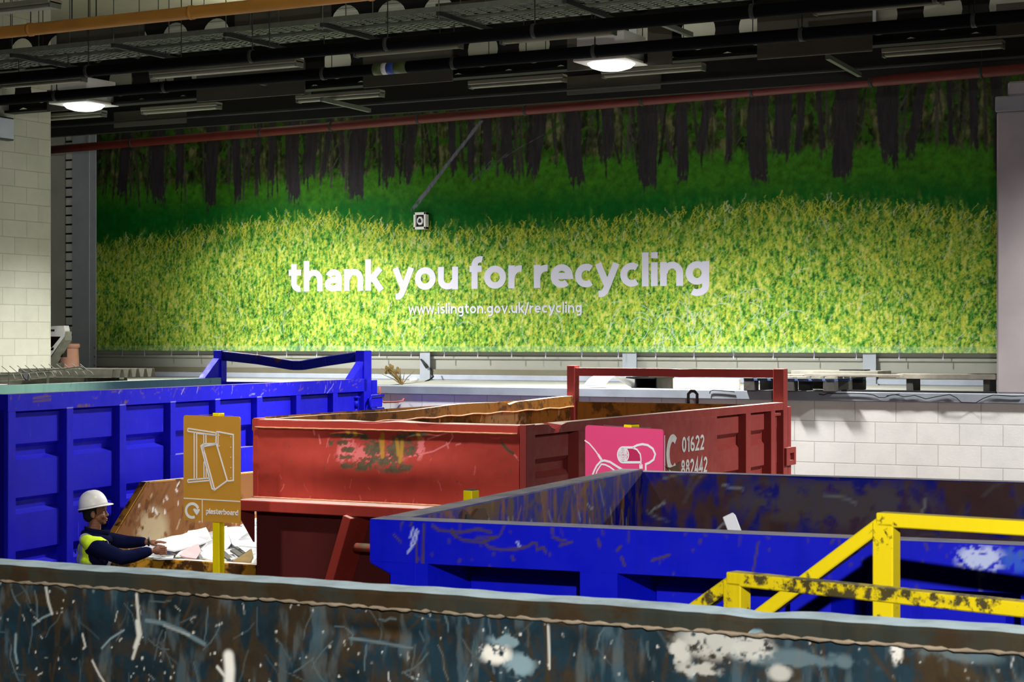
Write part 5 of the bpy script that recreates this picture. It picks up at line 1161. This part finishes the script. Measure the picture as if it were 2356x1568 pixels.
for i in range(14):
    x_ = r3.uniform(.3, WK-.15); y_ = r3.uniform(.15, 1.9); s_ = r3.uniform(.06, .17); n = r3.integers(5, 8)
    poly = [(s_*r3.uniform(.6, 1.1)*math.cos(k*2*PI/n), s_*r3.uniform(.4, .9)*math.sin(k*2*PI/n)) for k in range(n)]
    o = MB().prism(poly, (0,0,0), (1,0,0), (0,1,0), (0,0,.012)).build('plasterboard_piece', [M['plaster'], M['plaster_grey'], M['plaster']][i % 3])
    u, v = x_/WK, y_/LK; w_ = FK.wor((x_, y_, zf-.03+.34*min(1, v*2.2)*(.35+.75*u)))
    o.location = tuple(w_); o.rotation_euler = (r3.normal(0, .3), r3.normal(0, .3), r3.uniform(0, 6))
    tag(o, 'small broken plasterboard shard loose in the rusty skip heap', 'board', 'small plasterboard shards in the skip')

# ------------------------------------------------------------------ things on the ledge
tz = LZ
# wooden pallet overhanging the ledge front
pa = atY(1716, 880, YW-.05)[0]; pb2 = atY(1925, 880, YW-.05)[0]; PW = pb2-pa
t = thing('pallet', 'dusty blue-edged timber pallet on the ledge behind the maroon hoop', 'pallet', (pa, YW-.12, tz+.01))
for q_ in range(3):
    for w in range(3): MB().box(q_*(PW-.13)/2, q_*(PW-.13)/2+.13, w*.5, w*.5+.13, 0, .11).build('block', M['pallet_dark'], t, bevel=.006)
for w in range(3): MB().box(0, PW, w*.5, w*.5+.12, .11, .135).build('stringer_board', M['pallet_blue'], t, bevel=.003)
for q_ in range(7): MB().box(q_*(PW-.11)/6, q_*(PW-.11)/6+.11, -.01, 1.15, .135, .16).build('deck_board', M['wood_dirty'], t, bevel=.003)
def plank(x0p, x1p, z, Y, w, h, mat, label, name='plank', cat='plank'):
    a = atY(x0p, 865, Y); b = atY(x1p, 865, Y)
    o = MB().box(0, b[0]-a[0], 0, w, 0, h).build(name, mat, None, bevel=.004); o.location = (a[0], Y, z); return tag(o, label, cat)
zd_ = LZ+.171
plank(1820, 2020, zd_, YW+.45, .5, .055, M['wood_dirty'], 'dusty board stack lying on the pallet right of the maroon hoop')
plank(1500, 1960, zd_, YW+.2, .2, .018, M['wood_dirty'], 'long thin dusty board resting across the pallet')
plank(1850, 2070, zd_, YW-.02, .17, .03, M['wood_dirty'], 'dusty plank on the front of the pallet')
plank(2062, 2290, LZ+.15, YW+.22, .36, .055, M['wood_dirty'], 'perforated dusty plank beside the right pier')
plank(2085, 2100, LZ, YW+.24, .3, .149, M['pallet_dark'], 'dark timber bearer under the left end of the perforated plank', 'timber_bearer')
plank(2262, 2277, LZ, YW+.24, .3, .149, M['pallet_dark'], 'dark timber bearer under the right end of the perforated plank', 'timber_bearer')
plank(1930, 1990, zd_+.056, YW+.6, .2, .012, M['steel_dark'], 'small dark offcut on top of the dusty boards')
m = MB()
for q_ in range(11): m.box(q_*.03, q_*.03+.02, 0, .3, 0, .002)
o = m.build('slot_grille', M['black'], None); g_ = atY(2226, 862, YW+.24); o.location = (g_[0], YW+.25, LZ+.206); tag(o, 'black slotted grille on the plank end beside the right pier', 'grille')
q1 = atY(1525, 872, YW+.7); q2 = atY(1712, 872, YW+.7)
plank(1525, 1700, LZ, YW+.75, .05, .12, M['cream_panel'], 'cream panel standing on edge under the maroon hoop', 'panel', 'panel')
plank(1935, 2290, LZ, YW+.0, .2, .03, M['black'], 'black flat bar along the ledge under the dusty planks', 'flat_bar', 'bar')
# curved white shell: half-cylinder offcut with open end
ca = atY(1352, 893, YW+.25); cb = atY(1500, 893, YW+.25); CL = cb[0]-ca[0]
m = MB(); n = 20; R_ = .16
for L_ in (0, 1):
    for k in range(n+1):
        a_ = PI*k/n*.92; m.v.append((.35*(1-math.sin(a_*.5+.2))+L_*(CL-.55), .75-.75*k/n, R_*math.sin(a_)*(1.0)))
for k in range(n): m.f.append((k, k+1, n+2+k, n+1+k)); m.m.append(0)
o = m.build('curved_shell', M['white_plastic'], None, smooth=True); o.location = (ca[0], YW+.15, tz+.005); sm = o.modifiers.new('solid', 'SOLIDIFY'); sm.thickness = .012; tag(o, 'white curved plastic shell lying on the ledge inside the maroon hoop', 'shell')
bxp = atY(1462, 870, YW+.3); bxq = atY(1502, 870, YW+.3)
t = thing('black_box', 'black open-ended box beside the white curved shell', 'box', (bxp[0], YW+.28, tz))
m = MB(); W_ = bxq[0]-bxp[0]+.06
m.box(0, W_, 0, .5, .12, .135); m.box(0, .012, 0, .5, 0, .12); m.box(W_-.012, W_, 0, .5, 0, .12); m.box(0, W_, .49, .5, 0, .12); m.build('case', M['black'], t)
MB().hexa([(-.12, .02, .125), (0, .0, .115), (0, .4, .115), (-.12, .4, .125)], [(-.12, .02, .14), (0, 0, .14), (0, .4, .14), (-.12, .4, .14)]).build('flap', M['black'], t)
# dirty creeper-like runs of cable slack along the coping
def slack(pts, label): tag(MB().tube([atY(x, y, YW-.045) for x, y in pts], .005, 6).build('slack_cable', M['black'], smooth=True), label, 'cable')
slack([(1884,906),(1895,908),(1905,904),(1930,905),(1960,904),(1990,905),(2010,908),(2022,914),(2035,914),(2050,908),(2070,906)], 'thin black slack cable along the coping right of the pallet')
slack([(2040,910),(2060,907),(2080,912),(2105,909),(2130,917),(2160,911),(2185,907),(2200,914),(2212,925),(2245,926),(2262,916),(2285,908),(2330,911),(2356,910)], 'black slack cable drooping along the coping near the right pier')
slack([(1633,905),(1634,899),(1640,897),(1660,898),(1690,901)], 'short black cable hanging over the coping inside the hoop')
# dried plant stuck on the ledge and a white scrap
g_ = atZ(925, 885, tz); t = thing('dead_weed', 'dead brown weed tuft on the ledge near the grey column', 'weed', (g_[0], g_[1], tz))
m = MB(); r4 = np.random.default_rng(3)
for k in range(16): e_ = (r4.normal(-.12, .09), r4.normal(0, .06), r4.uniform(.12, .24)); m.tube([(0, 0, 0), (e_[0]*.4, e_[1]*.5, e_[2]*.5), e_], [.007, .006, .003], 5)
m.build('stems', M['board_brown'], t)
m = MB()
for k in range(14): m.ell((r4.normal(-.13, .05), r4.normal(0, .04), r4.uniform(.14, .24)), (.022, .018, .03), 6, 4)
m.build('dry_leaves', M['board_brown'], t)
g_ = atZ(953, 877, tz); o = MB().ell((0, 0, .025), (.075, .05, .03), 10, 6).build('plaster_lump', M['plaster'], None, smooth=True); o.location = (g_[0], g_[1], tz); tag(o, 'white plaster lump on the ledge left of the grey column', 'lump')
# left corner of the ledge: chimney pot, moulded plastic unit, wire rack, corrugated sheets
g_ = atY(160, 846, 20.2)
hq = atY(160, 790, 20.2)[2]-LZ
rw = (atY(178, 800, 20.2)[0]-atY(142, 800, 20.2)[0])/2
t = thing('chimney_pot', 'terracotta chimney pot at the foot of the white cable ladder', 'pot', (g_[0], 20.2, LZ))
MB().lathe([(rw*1.0, 0), (rw*1.0, .02), (rw*.86, hq*.86), (rw*.84, hq*.88)], n=28).build('shaft', M['terracotta'], t, smooth=True)
MB().lathe([(rw*.86, hq*.88), (rw*.98, hq*.9), (rw*1.0, hq*.96), (rw*.95, hq), (rw*.8, hq), (rw*.78, hq*.86)], n=28).build('rim', M['terracotta'], t, smooth=True)
PY_ = 19.35; X0 = atY(104, 800, PY_)[0]; X1 = atY(150, 800, PY_)[0]; z0, z1 = atY(122, 838, PY_)[2], atY(122, 749, PY_)[2]
t = thing('plastic_moulding', 'grey slotted plastic moulding leaning behind the cream block wall end', 'moulding', (X0, PY_, LZ)); z0 -= LZ; z1 -= LZ
Wd = X1-X0
def pl(poly, o, th): return o.prism(poly, (0, 0, 0), (1,0,0), (0,0,1), (0, th, 0))
m = MB()
pl([(-.3, z1-.02), (-.3, z1-.14), (Wd*.78, z1-.15), (Wd*.98, z1-.06), (Wd*.93, z1-.0), (Wd*.8, z1)], m, .1); pl([(-.3, z1-.30), (-.3, z1-.36), (Wd*.4, z1-.34), (Wd*.45, z1-.3)], m, .1)
pl([(Wd*.78, z1-.15), (Wd*.98, z1-.06), (Wd*.98, z1-.14), (Wd*.12, z0+.02), (.0, z0), (-.02, z0+.1)], m, .1)
m.build('front_face', M['grey_plastic'], t)
pl([(Wd*.98, z1-.14), (Wd*1.0, z1-.08), (Wd*1.0, z1-.2), (Wd*.2, z0-.03), (.0, z0-.0)], MB(), .13).build('side_flange', M['lath_grey'], t)
MB().box(-.3, Wd*.2, .05, .3, 0, z0+.02).build('foot', M['lath_grey'], t)
MB().box(-.3, Wd*.6, .11, .2, z0+.1, z1-.1).build('dark_back', M['black'], t)
for q_ in range(4): MB().box(-.2+q_*.1, -.13+q_*.1, -.004, .01, z1-.075, z1-.05).build('slot', M['black'], t)
t = thing('wire_rack', 'bent wire rack with slanted prongs on the ledge at the far left', 'rack', (atY(2, 870, 16.6)[0], 16.6, LZ))
o_ = np.array([atY(2, 870, 16.6)[0], 16.6, LZ]); Lp = lambda x, y, Y: tuple(atY(x, y, Y)-o_)
for i in range(11):
    x = 4+i*18; y = 842+(-7*i/10 if i < 6 else -5)
    MB().tube([Lp(x, y, 16.6), Lp(x+17, y+14, 16.6), Lp(x+26, y+18, 16.55), Lp(x+32, y+32-i*.6, 16.3)], .0045, 6).build('prong', M['lath_grey'], t, smooth=True)
MB().tube([Lp(2, 858, 16.6), Lp(40, 858, 16.6), Lp(100, 852, 16.6), Lp(150, 848, 16.6), Lp(185, 843, 16.6), Lp(195, 850, 16.6)], .011, 6).build('bar', M['lath_grey'], t, smooth=True)
MB().tube([Lp(-10, 868, 16.9), Lp(60, 864, 16.9), Lp(124, 858, 16.9)], .05, 12).build('roller', M['lath_grey'], t, smooth=True)
MB().tube([Lp(60, 868, 16.5), Lp(62, 866, 16.5)], .055, 12).build('collar', M['black'], t)
for xx in (20, 110): MB().tube([Lp(xx, 860, 16.6), (Lp(xx, 860, 16.6)[0], 0, 0)], .012, 6).build('leg', M['lath_grey'], t)
t = thing('corrugated_sheet', 'stacked grey trapezoid-profile sheets on the ledge behind the blue container', 'sheet', (atY(-20, 875, 17.3)[0], 17.25, LZ))
L_ = 1.3
for k in range(2):
    m = MB(); pr = []
    for q_ in range(6): pr += [(q_*.3, 0), (q_*.3+.07, 0), (q_*.3+.12, .1), (q_*.3+.2, .1), (q_*.3+.26, 0)]
    n = len(pr); zz = .012+.09*k; xo = .0+.45*k
    for a_, b_ in zip(pr[:-1], pr[1:]):
        m.hexa([(xo, a_[0]*.5, zz+a_[1]), (xo+L_, a_[0]*.5+.25, zz+a_[1]), (xo+L_, b_[0]*.5+.25, zz+b_[1]), (xo, b_[0]*.5, zz+b_[1])], [(xo, a_[0]*.5, zz+a_[1]+.008), (xo+L_, a_[0]*.5+.25, zz+a_[1]+.008), (xo+L_, b_[0]*.5+.25, zz+b_[1]+.008), (xo, b_[0]*.5, zz+b_[1]+.008)])
    m.build('sheet', M['lath_grey'], t)

# ------------------------------------------------------------------ the worker
PB_ = atd(218, 1250, 15.72); PA = math.radians(38)
pf = np.array([math.cos(PA), math.sin(PA), 0]); pr_ = np.array([math.sin(PA), -math.cos(PA), 0])
WKR = thing('person', 'person in a white helmet and yellow vest reaching into the rusty skip', 'person', (PB_[0], PB_[1], 0), 38)
L3 = lambda f, r, z: Vector((f, -r, z))      # local: forward, right, up
def caps(m, pts, n=None):                       # tapered limb of overlapping balls; pts = (f, r, z, radius)
    for a, b in zip(pts[:-1], pts[1:]):
        A, B = L3(*a[:3]), L3(*b[:3]); k = max(2, int((A-B).length/(min(a[3], b[3])*.35)))
        for i in range(k+1): q_ = i/k; m.ell(A.lerp(B, q_), [a[3]*(1-q_)+b[3]*q_]*3, 12, 8)
def blob(m, f, r, z, rf, rr_, rz, pitch=0): m.ell(L3(f, r, z), (rf, rr_, rz), 20, 14, Matrix.Rotation(pitch, 3, 'Y'))
def remeshed(m, name, mat, vox, smooth=6, fac=.5, cut=None):
    me = m.mesh(name); o = bpy.data.objects.new(name, me); COL.objects.link(o)
    r = o.modifiers.new('r', 'REMESH'); r.mode = 'VOXEL'; r.voxel_size = vox; r.use_smooth_shade = True
    s_ = o.modifiers.new('s', 'SMOOTH'); s_.iterations = smooth; s_.factor = fac
    bpy.context.view_layer.update(); dg = bpy.context.evaluated_depsgraph_get()
    me2 = bpy.data.meshes.new_from_object(o.evaluated_get(dg)); bpy.data.objects.remove(o); bpy.data.meshes.remove(me); me2.name = name
    if cut:
        bm = bmesh.new(); bm.from_mesh(me2); bmesh.ops.delete(bm, geom=[v for v in bm.verts if cut(v.co)], context='VERTS'); bm.to_mesh(me2); bm.free()
    me2.materials.clear()
    for q_ in (mat if isinstance(mat, list) else [mat]): me2.materials.append(q_)
    me2.polygons.foreach_set('use_smooth', [True]*len(me2.polygons))
    o = bpy.data.objects.new(name, me2); COL.objects.link(o); o.parent = WKR; return o
M['skin'] = plain('brown_skin', rgb(128,84,62), .5, 0, .14, 14)
M['hair'] = plain('black_hair', rgb(20,17,16), .8, 0, .3, 40)
M['navy'] = plain('navy_fleece', rgb(15,19,50), .95, 0, .25, 9, .25, .04)
M['vest'] = plain('hi_vis_yellow', rgb(206,236,40), .6, 0, .12, 7, .15)
M['refl'] = plain('reflective_grey', rgb(160,164,178), .4, 0, .15, 9)
M['helmet'] = plain('white_helmet', rgb(236,234,230), .3, 0, .02, 3)
M['eye'] = plain('eye', rgb(206,200,194), .3, 0, .02, 3)
m = MB()        # body: head, neck, trunk, legs, arms and hands as one skin
blob(m, -.005, 0, 1.715, .098, .076, .10); blob(m, .03, 0, 1.645, .066, .058, .066); blob(m, .045, 0, 1.612, .045, .042, .034)
blob(m, .076, 0, 1.592, .020, .022, .018); blob(m, .052, 0, 1.72, .048, .06, .05)
caps(m, [(.088, 0, 1.693, .008), (.101, 0, 1.668, .010), (.108, 0, 1.656, .012)]); blob(m, .100, .011, 1.651, .010, .008, .008); blob(m, .100, -.011, 1.651, .010, .008, .008)
blob(m, .098, 0, 1.625, .012, .022, .0075); blob(m, .096, 0, 1.610, .012, .020, .0085); blob(m, .084, 0, 1.634, .014, .026, .014)
blob(m, .084, .024, 1.700, .012, .022, .008); blob(m, .084, -.024, 1.700, .012, .022, .008)
for sg in (1, -1): blob(m, .064, sg*.036, 1.652, .026, .024, .026); blob(m, -.012, sg*.079, 1.668, .021, .010, .033); blob(m, -.008, sg*.083, 1.648, .012, .008, .014)
caps(m, [(-.01, 0, 1.46, .064), (-.004, 0, 1.53, .058), (.004, 0, 1.61, .054)])
for z_, rf, rr_ in ((.95, .115, .165), (1.05, .11, .15), (1.15, .11, .155), (1.27, .12, .17), (1.36, .10, .15), (1.42, .07, .12)): blob(m, .0, 0, z_, rf, rr_, .10)
for sg, fx in ((1, .02), (-1, -.06)): caps(m, [(0, sg*.095, .93, .09), (.03+fx, sg*.1, .5, .062), (-.01+fx, sg*.1, .45, .058), (-.02+fx, sg*.1, .10, .042), (.02+fx, sg*.1, .05, .045), (.12+fx, sg*.11, .035, .034)])
RS, RE, RWR = (0, .155, 1.40), (.235, .235, 1.315), (.475, .155, 1.355)
LS, LE, LWR = (.02, -.155, 1.41), (.26, -.23, 1.395), (.44, -.11, 1.405)
caps(m, [RS+(.036,), RE+(.036,), RWR+(.027,)]); caps(m, [LS+(.032,), LE+(.032,), LWR+(.027,)])
# right hand closed on the sheet's near edge
blob(m, .53, .140, 1.358, .044, .022, .036, .1)
for k, (dz_, ln) in enumerate(((.024, .050), (.006, .055), (-.012, .052), (-.029, .042))):
    z_ = 1.358+dz_; caps(m, [(.555, .148, z_, .0105), (.592, .140-.002*k, z_+.001, .0100), (.604, .112, z_-.004, .0093), (.580, .090, z_-.006, .0084)])
caps(m, [(.515, .122, 1.382, .0115), (.555, .104, 1.392, .0105), (.588, .098, 1.386, .0092)])
# left hand laid flat along the sheet
blob(m, .490, -.098, 1.404, .044, .034, .019, .05)
for k, (dr, ln) in enumerate(((.030, .070), (.010, .080), (-.010, .075), (-.030, .058))):
    caps(m, [(.518, -.098+dr*.8, 1.406, .0100), (.518+ln*.55, -.096+dr, 1.408-.002, .0092), (.518+ln, -.094+dr*1.1, 1.400, .0078)])
caps(m, [(.475, -.066, 1.398, .0115), (.505, -.046, 1.388, .0100), (.530, -.040, 1.382, .0088)])
remeshed(m, 'body', M['skin'], .0042, 3, .5)
for sg in (1, -1): MB().ell(L3(.0755, sg*.030, 1.684), (.011, .012, .009), 12, 8).build('eye', M['eye'], WKR, smooth=True); MB().ell(L3(.0835, sg*.031, 1.684), (.004, .005, .005), 10, 6).build('pupil', M['hair'], WKR, smooth=True)
m = MB(); blob(m, -.022, 0, 1.712, .088, .084, .10); blob(m, -.045, 0, 1.655, .055, .066, .06)
remeshed(m, 'hair', M['hair'], .006, 3, .5, cut=lambda c: c.x > .045 or c.z < 1.60 or (c.x > -.005 and c.z < 1.665))
m = MB()        # jacket
for z_, rf, rr_ in ((.98, .135, .185), (1.08, .13, .175), (1.18, .13, .175), (1.28, .138, .19), (1.37, .132, .195), (1.425, .105, .185)): blob(m, .0, 0, z_, rf, rr_, .11)
caps(m, [(.0, .15, 1.405, .074), (.06, .205, 1.385, .074), (.16, .235, 1.345, .068), RE+(.064,), (.32, .21, 1.322, .058), (.40, .18, 1.342, .052), (.435, .165, 1.35, .046), (.45, .162, 1.352, .041)])
caps(m, [(.02, -.165, 1.43, .072), (.12, -.21, 1.42, .066), LE+(.058,), (.34, -.17, 1.40, .05), (.40, -.13, 1.405, .043)])
for k in range(7):
    f_ = k/6; blob(m, .08+.30*f_, .222-.02*f_, 1.395-.085*math.sin(PI*f_*.9)+.008*(k % 2), .03, .03, .012, .6)
caps(m, [(-.085, 0, 1.50, .034), (-.07, .07, 1.495, .034), (.02, .10, 1.475, .034), (.09, .07, 1.455, .036), (.115, 0, 1.445, .036), (.09, -.07, 1.455, .036), (.02, -.10, 1.475, .034), (-.07, -.07, 1.495, .034), (-.085, 0, 1.50, .034)])
remeshed(m, 'jacket', M['navy'], .007, 4, .5)
# standing collar, open at the front
m = MB(); N = 40
for k in range(N+1):
    a_ = math.radians(-168+336*k/N)+PI; c_, s_ = math.cos(a_), math.sin(a_)
    fr = (1+c_)/2
    for (kk, zz) in ((1.0, 0), (1.06+.16*fr, .5), (1.08+.30*fr, 1)):
        m.v.append(tuple(L3(-.0+.088*c_*kk+.012, .082*s_*kk, 1.485-.02*fr+zz*(.075-.012*fr))))
for k in range(N):
    for j in range(2): m.f.append((k*3+j, (k+1)*3+j, (k+1)*3+j+1, k*3+j+1)); m.m.append(0)
o = m.build('collar', M['navy'], WKR, smooth=True); sd = o.modifiers.new('solid', 'SOLIDIFY'); sd.thickness = .012; sd.offset = 0
m = MB()        # vest over the jacket
for z_, rf, rr_ in ((.90, .15, .20), (.98, .149, .197), (1.08, .144, .187), (1.18, .144, .187), (1.28, .152, .196), (1.365, .145, .186), (1.425, .115, .15)): blob(m, -.003, 0, z_, rf, rr_, .112)
for sg in (1, -1): caps(m, [(-.07, sg*.09, 1.455, .06), (-.03, sg*.15, 1.43, .066), (.04, sg*.155, 1.425, .064), (.075, sg*.12, 1.41, .055)])
def vcut(c):
    f, r, z_ = c.x, -c.y, c.z
    if z_ < .84: return True
    for sg in (1, -1):      # arm holes
        if ((f-.075)/.115)**2+((z_-1.335)/.118)**2 < 1 and sg*r > .11: return True
    return (f/.115)**2+(r/.085)**2 < 1 and z_ > 1.47 or (f > .03 and abs(r) < .05 and z_ > 1.34)
o = remeshed(m, 'vest', [M['vest'], M['refl']], .007, 4, .5, vcut)
mi = []
for p in o.data.polygons:
    c = p.center; f, r, z_ = c.x, -c.y, c.z
    strap = abs(abs(r)-.105) < .028 and z_ > 1.20
    mi.append(1 if (1.20 < z_ < 1.262 or strap or .97 < z_ < 1.03) else 0)
o.data.polygons.foreach_set('material_index', mi)
sd = o.modifiers.new('solid', 'SOLIDIFY'); sd.thickness = .005; sd.offset = -1
nb = (L3(-1, .25, 0)).normalized(); tb = Vector((0, 0, 1)).cross(nb)
text_mesh('ide', 'back_lettering', M['black'], -.03, .03, 0, .036, tuple(L3(-.146, .045, 1.335)+nb*.012), tuple(tb), (0,0,1), tuple(nb), o, .3, .002, .05)
m = MB()        # trousers and boots
for z_, rf, rr_ in ((.86, .125, .18), (.95, .125, .18), (1.02, .12, .175)): blob(m, 0, 0, z_, rf, rr_, .09)
for sg, fx in ((1, .02), (-1, -.06)): caps(m, [(0, sg*.095, .88, .105), (.03+fx, sg*.1, .5, .082), (-.01+fx, sg*.1, .44, .078), (-.02+fx, sg*.1, .14, .068)])
remeshed(m, 'trousers', M['navy'], .01, 4, .5)
for sg, fx in ((1, .02), (-1, -.06)):
    m = MB(); caps(m, [(-.02+fx, sg*.1, .20, .058), (-.02+fx, sg*.1, .07, .056), (.05+fx, sg*.105, .055, .052), (.13+fx, sg*.112, .045, .044)]); o = remeshed(m, 'boot', M['black'], .009, 3, .5, None)
MB().tube([L3(.452+.0, -.103+.031*math.cos(k*PI/6), 1.405+.030*math.sin(k*PI/6)) for k in range(13)], .008, 6).build('watch_strap', M['black'], WKR, smooth=True)
MB().tube([L3(.448, -.100, 1.436), L3(.458, -.098, 1.437)], .014, 12).build('watch_face', M['galv'], WKR)
# helmet, tilted back a little
m = MB(); N, K = 36, 12; tilt = Matrix.Rotation(math.radians(-11), 3, 'Y'); hc = L3(-.012, 0, 1.735)
def hp_(f, r, z_): return tuple(hc+tilt @ L3(f, r, z_))
for i in range(K+1):
    ph = PI/2*i/K
    for j in range(N):
        a_ = 2*PI*j/N; c_, s_ = math.cos(a_), math.sin(a_); k_ = math.cos(ph)**.82
        ridge = .006*math.exp(-(s_*k_*.105/.022)**2)
        m.v.append(hp_(.121*c_*k_, .103*s_*k_, .128*math.sin(ph)+ridge*math.sin(ph)))
for i in range(K):
    for j in range(N): m.f.append((i*N+j, i*N+(j+1) % N, (i+1)*N+(j+1) % N, (i+1)*N+j)); m.m.append(0)
base = len(m.v)                                                        # brim with a peak at the front
for ring in range(3):
    for j in range(N):
        a_ = 2*PI*j/N; c_, s_ = math.cos(a_), math.sin(a_); pk = max(0, c_)**2.2
        e_ = (0, .011+.034*pk, .011+.034*pk)[ring]; dz_ = (0, -.004-.012*pk, -.009-.012*pk)[ring]
        m.v.append(hp_((.121+e_)*c_, (.103+e_*.75)*s_, dz_))
for ring in range(2):
    for j in range(N): m.f.append((base+ring*N+j, base+ring*N+(j+1) % N, base+(ring+1)*N+(j+1) % N, base+(ring+1)*N+j)); m.m.append(0)
o = m.build('helmet', M['helmet'], WKR, smooth=True); sd = o.modifiers.new('solid', 'SOLIDIFY'); sd.thickness = .004; sd.offset = 1
MB().tube([hp_(-.06, .082, -.01), hp_(-.02, .088, -.014), hp_(.03, .088, -.012), hp_(.07, .07, -.006)], .006, 6).build('helmet_harness', M['black'], WKR, smooth=True)
MB().tube([hp_(-.10, .06, -.02), hp_(-.125, 0, -.025), hp_(-.10, -.06, -.02)], .008, 6).build('helmet_band', M['black'], WKR, smooth=True)
